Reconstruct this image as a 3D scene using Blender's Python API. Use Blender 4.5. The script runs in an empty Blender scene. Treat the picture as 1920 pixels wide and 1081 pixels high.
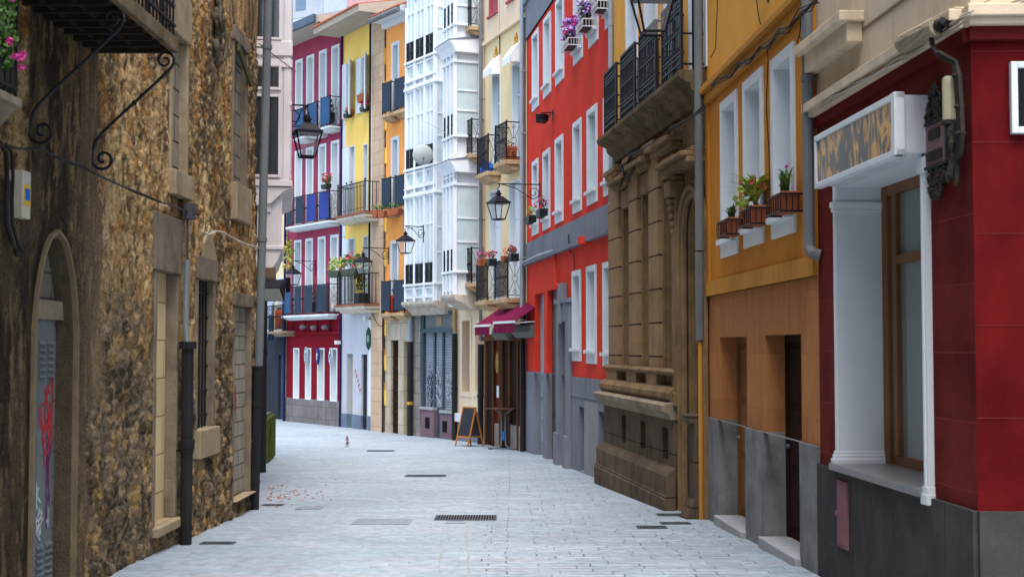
import bpy, math, random
import numpy as np
from mathutils import Vector, Matrix, Euler
R = math.radians
random.seed(7); rng = np.random.default_rng(5)
S = bpy.context.scene
# ------------------------------------------------------------------ camera
FPX = 2500.0; HZ = 650.0; CY0 = 540.5; CAMZ = 1.76
TH = math.atan((HZ-CY0)/FPX)
cd = bpy.data.cameras.new('camera'); cam = bpy.data.objects.new('camera', cd); S.collection.objects.link(cam)
cam.location = (0, 0, CAMZ); cam.rotation_euler = (math.pi/2+TH, 0, 0)
cd.sensor_width = 36; cd.lens = 36*FPX/1920; cd.clip_start = .1; cd.clip_end = 400
cd.dof.use_dof = True; cd.dof.focus_distance = 34; cd.dof.aperture_fstop = 4
S.camera = cam
# ------------------------------------------------------------------ light
SUN_EL, SUN_AZ = 67, 172     # azimuth: clockwise from +Y (where the sun stands)
w = bpy.data.worlds.new('World'); S.world = w; w.use_nodes = True
nt = w.node_tree; bg = nt.nodes['Background']
sk = nt.nodes.new('ShaderNodeTexSky'); sk.sky_type = 'NISHITA'; sk.sun_disc = False
sk.sun_elevation = R(SUN_EL); sk.sun_rotation = R(SUN_AZ); sk.air_density = 1.3; sk.dust_density = 3.5; sk.ozone_density = 1.0
nt.links.new(sk.outputs[0], bg.inputs[0]); bg.inputs[1].default_value = .15
sd = bpy.data.lights.new('sun', 'SUN'); sd.energy = 1.5; sd.angle = R(35); sd.color = (1, .96, .90)
so = bpy.data.objects.new('sun', sd); S.collection.objects.link(so)
az = R(SUN_AZ); el = R(SUN_EL)
sdir = Vector((math.sin(az)*math.cos(el), math.cos(az)*math.cos(el), math.sin(el)))
so.rotation_euler = sdir.to_track_quat('Z', 'Y').to_euler()
S.view_settings.view_transform = 'Standard'; S.view_settings.look = 'None'
S.view_settings.exposure = 1.35; S.view_settings.gamma = 1
# ------------------------------------------------------------------ ground height, rays
_hy = [-20, 0, 25, 35, 42, 120]; _hh = [1.5, 1.76, 2.51, 2.70, 2.83, 2.84]
def zg(Y): return CAMZ-float(np.interp(Y, _hy, _hh))
C0 = Vector((0, 0, CAMZ)); cT, sT = math.cos(TH), math.sin(TH)
def ray(px, py):
    v = CY0-py
    return Vector((px-960, FPX*cT-v*sT, FPX*sT+v*cT))
def P(px, Z):
    d = ray(px, HZ); return Vector((d.x*Z/d.y, Z))
def pt(px, py, Z):
    d = ray(px, py); return C0+d*(Z/d.y)
def gpt(px, py):
    d = ray(px, py); lo, hi = 3, 90
    for _ in range(40):
        m = (lo+hi)/2; p = C0+d*(m/d.y)
        if p.z > zg(m): lo = m
        else: hi = m
    return C0+d*(lo/d.y)
# ------------------------------------------------------------------ mesh builder
class MB:
    def __init__(s): s.v = []; s.f = []
    def add(s, vs, fs):
        o = len(s.v); s.v += [tuple(p) for p in vs]; s.f += [tuple(i+o for i in f) for f in fs]
    def box(s, x0, x1, y0, y1, z0, z1, T=None):
        vs = [(x0,y0,z0),(x1,y0,z0),(x1,y1,z0),(x0,y1,z0),(x0,y0,z1),(x1,y0,z1),(x1,y1,z1),(x0,y1,z1)]
        if T is not None: vs = [T @ Vector(p) for p in vs]
        s.add(vs, [(3,2,1,0),(4,5,6,7),(0,1,5,4),(1,2,6,5),(2,3,7,6),(3,0,4,7)]); return s
    def quad(s, *p): s.add(p, [tuple(range(len(p)))]); return s
    def prism(s, pts, a0, a1, axis='y', T=None):
        n = len(pts)
        if axis == 'y': vs = [(p[0],a0,p[1]) for p in pts]+[(p[0],a1,p[1]) for p in pts]
        elif axis == 'x': vs = [(a0,p[0],p[1]) for p in pts]+[(a1,p[0],p[1]) for p in pts]
        else: vs = [(p[0],p[1],a0) for p in pts]+[(p[0],p[1],a1) for p in pts]
        if T is not None: vs = [T @ Vector(p) for p in vs]
        s.add(vs, [tuple(range(n))[::-1], tuple(range(n,2*n))]+[(i,(i+1)%n,n+(i+1)%n,n+i) for i in range(n)]); return s
    def tube(s, pts, r, seg=6, close=True):
        pts = [Vector(p) for p in pts]; n = len(pts); rr = r if isinstance(r, (list,tuple)) else [r]*n
        vs = []; up0 = None
        for i, p in enumerate(pts):
            t = (pts[min(i+1,n-1)]-pts[max(i-1,0)])
            if t.length < 1e-9: t = Vector((0,0,1))
            t.normalize()
            if up0 is None:
                up0 = Vector((0,0,1)) if abs(t.z) < .9 else Vector((1,0,0))
            a = t.cross(up0)
            if a.length < 1e-4: a = t.orthogonal()
            a.normalize(); b = a.cross(t); up0 = b
            for k in range(seg):
                an = 2*math.pi*k/seg; vs.append(p+(a*math.cos(an)+b*math.sin(an))*rr[i])
        fs = []
        for i in range(n-1):
            for k in range(seg):
                k2 = (k+1)%seg; fs.append((i*seg+k, i*seg+k2, (i+1)*seg+k2, (i+1)*seg+k))
        if close: fs += [tuple(range(seg))[::-1], tuple(range((n-1)*seg, n*seg))]
        s.add(vs, fs); return s
    def lathe(s, prof, c=(0,0,0), seg=12, T=None):
        vs = []; n = len(prof)
        for (r, z) in prof:
            for k in range(seg):
                a = 2*math.pi*(k+.5)/seg; p = Vector((r*math.cos(a), r*math.sin(a), z))
                if T is not None: p = T @ p
                vs.append(p+Vector(c))
        fs = [(i*seg+k, i*seg+(k+1)%seg, (i+1)*seg+(k+1)%seg, (i+1)*seg+k) for i in range(n-1) for k in range(seg)]
        fs += [tuple(range(seg))[::-1], tuple(range((n-1)*seg, n*seg))]
        s.add(vs, fs); return s
    def ball(s, c, rx, ry=None, rz=None, seg=8, rings=6):
        ry = ry or rx; rz = rz or rx; vs = []; fs = []
        for i in range(1, rings):
            ph = math.pi*i/rings
            for k in range(seg):
                a = 2*math.pi*k/seg
                vs.append((c[0]+rx*math.sin(ph)*math.cos(a), c[1]+ry*math.sin(ph)*math.sin(a), c[2]+rz*math.cos(ph)))
        t = len(vs); vs += [(c[0],c[1],c[2]+rz), (c[0],c[1],c[2]-rz)]
        for i in range(rings-2):
            for k in range(seg): fs.append((i*seg+k, (i+1)*seg+k, (i+1)*seg+(k+1)%seg, i*seg+(k+1)%seg))
        for k in range(seg):
            fs.append((t, k, (k+1)%seg)); fs.append((t+1, (rings-2)*seg+(k+1)%seg, (rings-2)*seg+k))
        s.add(vs, fs); return s
    def leaf(s, c, size, el=1.6):
        d = Vector((random.gauss(0,1), random.gauss(0,1), random.gauss(0,1)+.3)).normalized()
        e = d.orthogonal().normalized(); e = (Matrix.Rotation(random.random()*6.28, 3, d) @ e)
        c = Vector(c); a = d*size*el; b = e*size*.5
        s.add([c-a*.5, c+b, c+a*.5, c-b], [(0,1,2,3)]); return s
    def build(s, name, mat, parent=None, smooth=False, bevel=0):
        me = bpy.data.meshes.new(name); me.from_pydata(s.v, [], s.f); me.update()
        if smooth:
            for p in me.polygons: p.use_smooth = True
        o = bpy.data.objects.new(name, me); S.collection.objects.link(o)
        if mat is not None: me.materials.append(mat)
        if parent is not None: o.parent = parent
        if bevel:
            m = o.modifiers.new('bevel', 'BEVEL'); m.width = bevel; m.segments = 2; m.limit_method = 'ANGLE'; m.angle_limit = R(50)
        return o
def tag(o, label=None, cat=None, group=None, kind=None):
    if label: o['label'] = label
    if cat: o['category'] = cat
    if group: o['group'] = group
    if kind: o['kind'] = kind
    return o
def empty(name, loc, rz=0, label=None, cat=None, group=None):
    o = bpy.data.objects.new(name, None); S.collection.objects.link(o)
    o.empty_display_size = .2; o.location = loc; o.rotation_euler = (0,0,rz)
    return tag(o, label, cat, group)
def kids(o): return [c for c in S.collection.objects if c.parent == o]
def copy_tree(o, parent=None):
    c = o.copy(); S.collection.objects.link(c)
    if parent is not None: c.parent = parent
    for ch in kids(o): copy_tree(ch, c)
    return c
# ------------------------------------------------------------------ materials
def srgb(r, g, b):
    f = lambda c: (c/12.92 if c <= .04045 else ((c+.055)/1.055)**2.4)
    return (f(r/255), f(g/255), f(b/255), 1)
_mats = {}
def M(name, col, col2=None, rough=.85, nscale=1.2, namt=.5, streak=.25, scol=None, bump=.15, bscale=45,
      metal=0, brick=None, spec=None, voro=0, ss=(5.5,5.5,.7)):
    """brick=(width,height,mortar,colour,bump,offset) laid in the x-z plane of the object"""
    if name in _mats: return _mats[name]
    m = bpy.data.materials.new(name); m.use_nodes = True; t = m.node_tree; N = t.nodes; L = t.links
    bs = N['Principled BSDF']; bs.inputs['Roughness'].default_value = rough; bs.inputs['Metallic'].default_value = metal
    bs.inputs['Specular IOR Level'].default_value = spec if spec is not None else (.06 if rough > .7 else .2)
    tc = N.new('ShaderNodeTexCoord')
    c1 = tuple(col)+((1,) if len(col) == 3 else ())
    if col2 is None: col2 = tuple(min(1, c*.78) for c in c1[:3])
    c2 = tuple(col2)[:3]+(1,)
    n1 = N.new('ShaderNodeTexNoise'); n1.inputs['Scale'].default_value = nscale; n1.inputs['Detail'].default_value = 8; n1.inputs['Roughness'].default_value = .62
    L.new(tc.outputs['Object'], n1.inputs['Vector'])
    mr = N.new('ShaderNodeMapRange'); mr.inputs[1].default_value = .38; mr.inputs[2].default_value = .68; mr.inputs[4].default_value = namt*1.4
    L.new(n1.outputs[0], mr.inputs[0])
    mx = N.new('ShaderNodeMix'); mx.data_type = 'RGBA'; mx.inputs[6].default_value = c1; mx.inputs[7].default_value = c2
    L.new(mr.outputs[0], mx.inputs[0]); out = mx.outputs[2]
    if streak:
        mp = N.new('ShaderNodeMapping'); mp.inputs['Scale'].default_value = ss; L.new(tc.outputs['Object'], mp.inputs[0])
        n2 = N.new('ShaderNodeTexNoise'); n2.inputs['Scale'].default_value = 1; n2.inputs['Detail'].default_value = 6; L.new(mp.outputs[0], n2.inputs['Vector'])
        r2 = N.new('ShaderNodeMapRange'); r2.inputs[1].default_value = .47; r2.inputs[2].default_value = .8; r2.inputs[4].default_value = streak*1.6
        L.new(n2.outputs[0], r2.inputs[0])
        m2 = N.new('ShaderNodeMix'); m2.data_type = 'RGBA'; L.new(out, m2.inputs[6]); n2.inputs['Roughness'].default_value = .68
        m2.inputs[7].default_value = scol if scol else tuple(c*.45 for c in c1[:3])+(1,)
        L.new(r2.outputs[0], m2.inputs[0]); out = m2.outputs[2]
    nb = N.new('ShaderNodeTexNoise'); nb.inputs['Scale'].default_value = bscale; nb.inputs['Detail'].default_value = 5; L.new(tc.outputs['Object'], nb.inputs['Vector'])
    bp = N.new('ShaderNodeBump'); bp.inputs['Strength'].default_value = bump; bp.inputs['Distance'].default_value = .02
    L.new(nb.outputs[0], bp.inputs['Height']); nrm = bp.outputs[0]
    if voro:
        vo = N.new('ShaderNodeTexNoise'); vo.inputs['Scale'].default_value = 3.5; vo.inputs['Detail'].default_value = 4; L.new(tc.outputs['Object'], vo.inputs['Vector'])
        b3 = N.new('ShaderNodeBump'); b3.inputs['Strength'].default_value = voro; b3.inputs['Distance'].default_value = .06
        L.new(vo.outputs[0], b3.inputs['Height']); L.new(nrm, b3.inputs['Normal']); nrm = b3.outputs[0]
    if brick:
        bw, bh, mo, mc, bb, off = brick
        sp = N.new('ShaderNodeSeparateXYZ'); L.new(tc.outputs['Object'], sp.inputs[0])
        cb = N.new('ShaderNodeCombineXYZ'); L.new(sp.outputs[0], cb.inputs[0]); L.new(sp.outputs[2], cb.inputs[1])
        br = N.new('ShaderNodeTexBrick'); br.inputs['Scale'].default_value = 1; br.offset = off
        br.inputs['Brick Width'].default_value = bw; br.inputs['Row Height'].default_value = bh; br.inputs['Mortar Size'].default_value = mo
        br.inputs['Mortar Smooth'].default_value = .2; br.inputs['Bias'].default_value = 0
        br.inputs['Color1'].default_value = (1,1,1,1); br.inputs['Color2'].default_value = (.72,.72,.72,1); br.inputs['Mortar'].default_value = (1,1,1,1)
        L.new(cb.outputs[0], br.inputs['Vector'])
        ml = N.new('ShaderNodeMix'); ml.data_type = 'RGBA'; ml.blend_type = 'MULTIPLY'; ml.inputs[0].default_value = .6
        L.new(out, ml.inputs[6]); L.new(br.outputs['Color'], ml.inputs[7])
        m3 = N.new('ShaderNodeMix'); m3.data_type = 'RGBA'; L.new(ml.outputs[2], m3.inputs[6]); m3.inputs[7].default_value = mc
        L.new(br.outputs['Fac'], m3.inputs[0]); out = m3.outputs[2]
        b2 = N.new('ShaderNodeBump'); b2.invert = True; b2.inputs['Strength'].default_value = bb; b2.inputs['Distance'].default_value = .02
        L.new(br.outputs['Fac'], b2.inputs['Height']); L.new(nrm, b2.inputs['Normal']); nrm = b2.outputs[0]
    L.new(out, bs.inputs['Base Color']); L.new(nrm, bs.inputs['Normal'])
    _mats[name] = m; return m
def glassm(name, col, rough=.08, alpha=1.0):
    if name in _mats: return _mats[name]
    m = bpy.data.materials.new(name); m.use_nodes = True; b = m.node_tree.nodes['Principled BSDF']
    b.inputs['Base Color'].default_value = tuple(col)[:3]+(1,); b.inputs['Roughness'].default_value = rough
    b.inputs['Alpha'].default_value = alpha; b.inputs['Specular IOR Level'].default_value = .8
    N = m.node_tree.nodes; L = m.node_tree.links
    tc = N.new('ShaderNodeTexCoord'); n = N.new('ShaderNodeTexNoise'); n.inputs['Scale'].default_value = 2.2; L.new(tc.outputs['Object'], n.inputs['Vector'])
    bp = N.new('ShaderNodeBump'); bp.inputs['Strength'].default_value = .04; L.new(n.outputs[0], bp.inputs['Height']); L.new(bp.outputs[0], b.inputs['Normal'])
    _mats[name] = m; return m
def leafm(name, col, col2):
    if name in _mats: return _mats[name]
    m = bpy.data.materials.new(name); m.use_nodes = True; N = m.node_tree.nodes; L = m.node_tree.links; b = N['Principled BSDF']
    tc = N.new('ShaderNodeTexCoord'); n = N.new('ShaderNodeTexNoise'); n.inputs['Scale'].default_value = 25; L.new(tc.outputs['Object'], n.inputs['Vector'])
    mr = N.new('ShaderNodeMapRange'); mr.inputs[1].default_value = .4; mr.inputs[2].default_value = .6; L.new(n.outputs[0], mr.inputs[0])
    mx = N.new('ShaderNodeMix'); mx.data_type = 'RGBA'; mx.inputs[6].default_value = col; mx.inputs[7].default_value = col2
    L.new(mr.outputs[0], mx.inputs[0]); L.new(mx.outputs[2], b.inputs['Base Color']); b.inputs['Roughness'].default_value = .6
    b.inputs['Subsurface Weight'].default_value = .0
    _mats[name] = m; return m
WHITE = M('white paint', (.61,.67,.71), (.50,.56,.60), streak=.12, bump=.05, rough=.6)
WHITEC = M('clean white paint', (.66,.71,.74), (.58,.63,.66), streak=.05, bump=.03, rough=.5)
GALW = M('gallery white', (.76,.80,.84), (.66,.71,.76), streak=.22, scol=(.36,.37,.38,1), bump=.05, rough=.55)
PURP = M('raspberry plaster', (.33,.055,.105), (.26,.042,.085), streak=.12)
DKRED = M('crimson plaster', (.20,.008,.018), (.16,.008,.016), streak=.1)
YEL = M('yellow plaster', (.84,.59,.16), (.76,.51,.12), streak=.1)
PEACHO = M('bright orange plaster', (.86,.36,.10), (.78,.32,.09), streak=.15)
QUOIN = M('pale sandstone', (.60,.43,.30), (.48,.34,.23), streak=.15, brick=(.62,.42,.012,(.38,.27,.19,1),.4,.5))
LIME = M('bluish limewash', (.50,.52,.58), (.42,.43,.47), streak=.2)
BLUEB = M('blue grey dado', (.16,.21,.30), (.12,.15,.21), streak=.25)
PEACH = M('peach plaster', (.80,.50,.36), (.70,.43,.30), streak=.15)
CREAM = M('cream plaster', (.76,.62,.37), (.68,.55,.33), streak=.15)
CREAMB = M('cream band plaster', (.72,.58,.42), (.62,.50,.36), streak=.15)
RED = M('vermilion plaster', (.66,.052,.030), (.50,.036,.022), nscale=.9, namt=.6, streak=.22, scol=(.42,.03,.02,1))
GREYB = M('blue grey plaster', (.20,.22,.26), (.16,.175,.21), streak=.3, scol=(.09,.09,.10,1))
PSTONE = M('palace sandstone', ss=(2.6,2.6,1.5), col=(.27,.155,.065), col2=(.19,.105,.045), streak=.5, scol=(.07,.045,.025,1), bump=.35, nscale=2.2, brick=(7.0,.52,.012,(.05,.03,.018,1),.9,.5), voro=.2)
PSTONEP = M('plain palace sandstone', ss=(2.6,2.6,1.5), col=(.24,.16,.083), col2=(.14,.092,.05), streak=.55, scol=(.06,.04,.025,1), bump=.4, nscale=2.5, voro=.3)
PDARK = M('weathered dark sandstone', ss=(2.6,2.6,1.5), col=(.14,.105,.07), col2=(.085,.065,.048), streak=.7, scol=(.035,.028,.022,1), bump=.5, nscale=2.5, brick=(.9,.6,.01,(.03,.022,.016,1),.6,.4), voro=.4)
SLEDGE = M('pale ledge stone', ss=(2.6,2.6,1.5), col=(.30,.25,.18), col2=(.18,.14,.10), streak=.5, scol=(.07,.055,.045,1), bump=.5, voro=.4)
MOSS = M('mossy slab stone', ss=(2.6,2.6,1.5), col=(.17,.125,.075), col2=(.06,.058,.026), streak=.7, scol=(.025,.02,.015,1), bump=.5, nscale=4)
YORA = M('amber plaster', (.72,.36,.07), (.62,.30,.06), streak=.15)
OCH = M('ochre plaster', (.55,.225,.032), (.46,.185,.025), streak=.3, scol=(.22,.10,.025,1), voro=.08)
OCHB = M('ochre band plaster', (.52,.24,.04), (.42,.20,.05), streak=.3, scol=(.26,.13,.04,1))
TERRA = M('terracotta plaster', (.46,.20,.075), (.34,.14,.05), streak=.3, scol=(.13,.06,.03,1), brick=(7.0,.62,.004,(.30,.13,.055,1),.3,.3))
CEM = M('grey cement render', ss=(2.6,2.6,1.5), col=(.23,.245,.25), col2=(.11,.115,.115), streak=.4, scol=(.045,.042,.035,1), bump=.3, nscale=1.8, voro=.2)
SLATE = M('dark slate cladding', ss=(2.6,2.6,1.5), col=(.055,.056,.057), col2=(.035,.036,.037), streak=.4, scol=(.10,.10,.095,1), bump=.2, nscale=3, brick=(1.05,3.0,.006,(.03,.03,.03,1),.3,0))
WINE = M('wine red blocks', (.165,.024,.018), (.09,.010,.009), nscale=1.6, namt=.75, streak=.3, scol=(.10,.012,.012,1), bump=.12, bscale=90, brick=(30,.47,.004,(.18,.032,.028,1),.35,0))
WINEP = M('wine red plaster', (.13,.014,.014), (.10,.011,.012), streak=.1)
CREAMN = M('old cream plaster', (.64,.54,.39), (.55,.46,.33), streak=.3, scol=(.24,.20,.15,1), voro=.1)
TAUPE = M('timber gallery paint', (.68,.64,.66), (.56,.53,.54), streak=.25, scol=(.25,.22,.2,1), rough=.6, bump=.1, brick=(.13,30,.006,(.26,.24,.25,1),.4,0))
TAUPEP = M('plain gallery paint', (.72,.68,.70), (.58,.55,.56), streak=.3, scol=(.24,.20,.18,1), rough=.6)
IRON = M('black iron', (.008,.009,.013), (.014,.014,.018), streak=0, rough=.5, bump=.05, spec=.18)
RUSTIR = M('old brown iron', (.022,.018,.017), (.035,.025,.02), streak=0, rough=.6, bump=.2)
BLKP = M('black downpipe paint', (.012,.013,.016), (.022,.022,.022), streak=.3, scol=(.035,.03,.025,1), rough=.5, bump=.1)
GRYP = M('grey downpipe metal', (.15,.17,.18), (.12,.135,.14), streak=.25, scol=(.08,.085,.085,1), rough=.5, bump=.05)
LGRYP = M('light grey pipe', (.30,.36,.42), (.25,.29,.34), streak=.15, rough=.5, bump=.05)
CABLE = M('black cable', (.012,.011,.011), (.03,.025,.02), streak=0, rough=.6)
CABLEL = M('pale cable', (.46,.41,.33), (.25,.21,.16), streak=0, rough=.6)
TILE = M('clay roof tiles', (.42,.13,.07), (.28,.10,.06), streak=0, nscale=6, bump=.3)
SOFF = M('painted soffit', (.42,.37,.30), (.34,.30,.25), streak=0)
DGLASS = glassm('dark window glass', (.03,.035,.04))
BGLASS = glassm('pale blue glass', (.30,.40,.44), rough=.15)
LGLASS = glassm('lantern glass', (.72,.76,.8), rough=.15, alpha=.14)
WOOD = M('varnished wood', (.20,.085,.03), (.12,.05,.02), streak=.4, rough=.45, bump=.1)
DWOOD = M('dark wood door', (.028,.014,.010), (.016,.009,.008), streak=.4, rough=.75, bump=.1)
BLUSH = M('blue railing sheet', (.02,.085,.21), (.014,.055,.14), streak=.25, rough=.6)
NAVY = M('navy railing sheet', (.018,.035,.065), (.012,.025,.045), streak=.2, rough=.6)
ROYAL = M('royal blue sheet', (.02,.045,.26), (.014,.03,.18), streak=.2, rough=.6)
POT = M('terracotta pot', (.36,.11,.05), (.26,.08,.04), streak=.2)
DPOT = M('dark plastic pot', (.02,.03,.03), streak=0, rough=.5)
STEELP = M('galvanised steel', (.17,.19,.20), (.11,.12,.125), streak=.4, scol=(.09,.07,.05,1), rough=.45, metal=.3)
GRN = leafm('green leaves', (.035,.10,.015,1), (.09,.19,.025,1)); GRNY = leafm('yellow green leaves', (.25,.34,.04,1), (.38,.42,.08,1))
GRND = leafm('dark leaves', (.02,.06,.015,1), (.05,.11,.03,1)); PINK = leafm('magenta petals', (.55,.02,.22,1), (.65,.06,.3,1))
REDF = leafm('red petals', (.5,.02,.03,1), (.6,.05,.08,1)); LILAC = leafm('lilac petals', (.35,.13,.62,1), (.62,.42,.75,1)); WHF = leafm('white petals', (.7,.7,.72,1), (.55,.5,.6,1))
# ------------------------------------------------------------------ facade frame
class Bld:
    """x along the facade (left to right as seen), y into the wall, z up from its ground"""
    def __init__(s, name, label, cat, A, B, group=None, zdrop=.25):
        s.A = A; s.B = B; d = (B-A); s.L = d.length; s.u = d/s.L; s.n = Vector((s.u.y, -s.u.x))
        s.rz = math.atan2(s.u.y, s.u.x); s.z0 = min(zg(A.y), zg(B.y))-zdrop
        s.root = empty(name, (A.x, A.y, s.z0), s.rz, label, cat, group); s.holes = []
    def q(s, px, py, off=0):
        d = ray(px, py); n3 = Vector((s.n.x, s.n.y, 0)); a3 = Vector((s.A.x+s.n.x*off, s.A.y+s.n.y*off, 0))
        t = (a3-C0).dot(n3)/d.dot(n3); p = C0+d*t
        return (Vector((p.x, p.y))-s.A).dot(s.u), p.z-s.z0
    def U(s, px, off=0): return s.q(px, HZ, off)[0]
    def R(s, xl, xr, yt, yb, off=0):
        u0, z1 = s.q(xl, yt, off); _, z0 = s.q(xl, yb, off); u1, _ = s.q(xr, yt, off)
        return u0, u1, z0, z1
    def W(s, u, off, z):
        return Vector((s.A.x+s.u.x*u+s.n.x*off, s.A.y+s.u.y*u+s.n.y*off, z+s.z0))
    def part(s, name, mb, mat, parent=None, **k): return mb.build(name, mat, parent or s.root, **k)
    def wall(s, name, mat, x0, x1, z0, z1, depth=.32, proud=0, holes=None, extra=None, bevel=0):
        m = MB(); hs = s.holes if holes is None else holes; e = 1e-4
        hs = [(max(a,x0),min(b,x1),max(c,z0),min(d,z1)) for a,b,c,d in hs]; hs = [h for h in hs if h[1]-h[0] > e and h[3]-h[2] > e]
        xs = sorted({round(v,4) for v in [x0,x1]+[h[0] for h in hs]+[h[1] for h in hs]})
        zs = sorted({round(v,4) for v in [z0,z1]+[h[2] for h in hs]+[h[3] for h in hs]})
        y = -proud
        for i in range(len(xs)-1):
            for j in range(len(zs)-1):
                a,b,c,d = xs[i],xs[i+1],zs[j],zs[j+1]; mx,mz = (a+b)/2,(c+d)/2
                if any(h[0]<mx<h[1] and h[2]<mz<h[3] for h in hs): continue
                m.quad((a,y,c),(b,y,c),(b,y,d),(a,y,d))
        for a,b,c,d in hs:
            m.quad((a,y,c),(a,y,d),(a,depth,d),(a,depth,c)); m.quad((b,y,c),(b,depth,c),(b,depth,d),(b,y,d))
            if d < z1-e: m.quad((a,y,d),(b,y,d),(b,depth,d),(a,depth,d))
            if c > z0+e: m.quad((a,y,c),(a,depth,c),(b,depth,c),(b,y,c))
        if proud > 0:
            g = .02
            m.quad((x0,y,z1),(x1,y,z1),(x1,g,z1),(x0,g,z1)); m.quad((x0,y,z0),(x0,y,z1),(x0,g,z1),(x0,g,z0)); m.quad((x1,y,z0),(x1,g,z0),(x1,g,z1),(x1,y,z1))
        if extra: extra(m)
        return s.part(name, m, mat, bevel=bevel)
    def shell(s, mat, H, D=6, name='side_wall', x0=None, x1=None):
        a = .003 if x0 is None else x0; b = s.L-.003 if x1 is None else x1; m = MB()
        m.quad((a,0,0),(a,0,H),(a,D,H),(a,D,0)); m.quad((b,0,0),(b,D,0),(b,D,H),(b,0,H)); m.quad((a,D,0),(a,D,H),(b,D,H),(b,D,0))
        m.quad((a,0,H),(b,0,H),(b,D,H),(a,D,H)); m.quad((a,.9,0),(b,.9,0),(b,.9,H),(a,.9,H))
        return s.part(name, m, mat)
    def win(s, r, b=.1, depth=.28, mat=None, proud=.025, kind='sash', pane=None, sill=True, name='window', bb=None, fmat=None, step=0):
        """r = outer frame rectangle (u0,u1,z0,z1)"""
        mat = mat or WHITE; u0,u1,z0,z1 = r; bb = b if bb is None else bb
        h = (u0+b, u1-b, z0+bb, z1-b); s.holes.append(h); m = MB(); p = -proud
        if b > 0:
            m.box(u0,u0+b,p,.004,z0,z1); m.box(u1-b,u1,p,.004,z0,z1); m.box(u0+b,u1-b,p,.004,z1-b,z1); m.box(u0+b,u1-b,p,.004,z0,z0+bb)
        t = .006
        m.box(h[0],h[0]+t,p,depth,h[2],h[3]); m.box(h[1]-t,h[1],p,depth,h[2],h[3]); m.box(h[0]+t,h[1]-t,p,depth,h[3]-t,h[3])
        m.box(h[0]+t,h[1]-t,p,depth,h[2],h[2]+t)
        wo = s.part(name, m, mat, bevel=.006 if b > .05 else 0)
        if sill: s.part('sill', MB().box(u0+b*.4,u1-b*.4,p-.07,p,h[2]-.045,h[2]+.02), mat, wo, bevel=.006)
        f = MB(); x0,x1,c,d = h[0]+t,h[1]-t,h[2]+t,h[3]-t; fm = fmat or mat; y0 = depth-.06; y1 = depth-.01
        if kind == 'panel':
            f.box(x0,x1,y1-.02,y1,c,d)
            n = 2 if x1-x0 > .5 else 1
            for i in range(n):
                a0 = x0+(x1-x0)*i/n+.05; a1 = x0+(x1-x0)*(i+1)/n-.05
                for k in range(3): f.box(a0,a1,y1-.035,y1-.02,c+(d-c)*k/3+.05,c+(d-c)*(k+1)/3-.05)
            s.part('shutter', f, fm, wo)
        else:
            k = .05
            f.box(x0,x0+k,y0,y1,c,d); f.box(x1-k,x1,y0,y1,c,d); f.box(x0+k,x1-k,y0,y1,d-k,d); f.box(x0+k,x1-k,y0,y1,c,c+k)
            mid = (x0+x1)/2
            if x1-x0 > .45: f.box(mid-.03,mid+.03,y0,y1,c+k,d-k)
            zz = c+(d-c)*.68; f.box(x0+k,mid-.03,y0+.01,y1,zz-.02,zz+.02); f.box(mid+.03,x1-k,y0+.01,y1,zz-.02,zz+.02)
            s.part('sash', f, fm, wo)
            s.part('pane', MB().box(x0+k*.5,x1-k*.5,y1-.02,y1-.01,c+k*.5,d-k*.5), pane or DGLASS, wo)
        return wo
    def hole(s, r): s.holes.append(r); return r
    def balcony(s, u0, u1, off, z, h=1.0, slab=.16, smat=None, rmat=None, taper=True, bars=.105, bt=.016, deco=True, sheets=None, over=.05, inner=0, sidepat='x', slabz=None, dense=None):
        smat = smat or SLEDGE; rmat = rmat or IRON; m = MB()
        zt = z; m.box(u0-over,u1+over,-off-over,.0,zt-slab*.45,zt)
        a = .12 if taper else 0
        m.prism([(0.0,zt-slab*1.0),(-off-over+a+.1,zt-slab),(-off-over+.03,zt-slab*.45),(0,zt-slab*.45)], u0-over+.05, u1+over-.05, axis='x')
        b = s.part('balcony', m, smat, bevel=.01)
        r = MB(); y = -off; t = bt/2; zb = zt+.07; zr = zt+h
        ht = .02
        r.box(u0,u1,y-ht,y+ht,zr-.03,zr); r.box(u0,u1,y-t,y+t,zb,zb+.02); r.box(u0,u1,y-t,y+t,zr-.16,zr-.145); r.box(u0,u1,y-t,y+t,zt+.2,zt+.215)
        for x in (u0,u1):
            r.box(x-t,x+t,y+ht,0,zr-.03,zr); r.box(x-t,x+t,y+ht,0,zb,zb+.02); r.box(x-.018,x+.018,y-.018,y+.018,zt,zr+.03)
        n = max(2, int((u1-u0)/bars))
        for i in range(1, n):
            x = u0+(u1-u0)*i/n; r.box(x-t,x+t,y-t,y+t,zb+.02,zr-.03)
            if deco: r.box(x-t*2.2,x+t*2.2,y-t*2.2,y+t*2.2,zt+h*.52,zt+h*.58)
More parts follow.
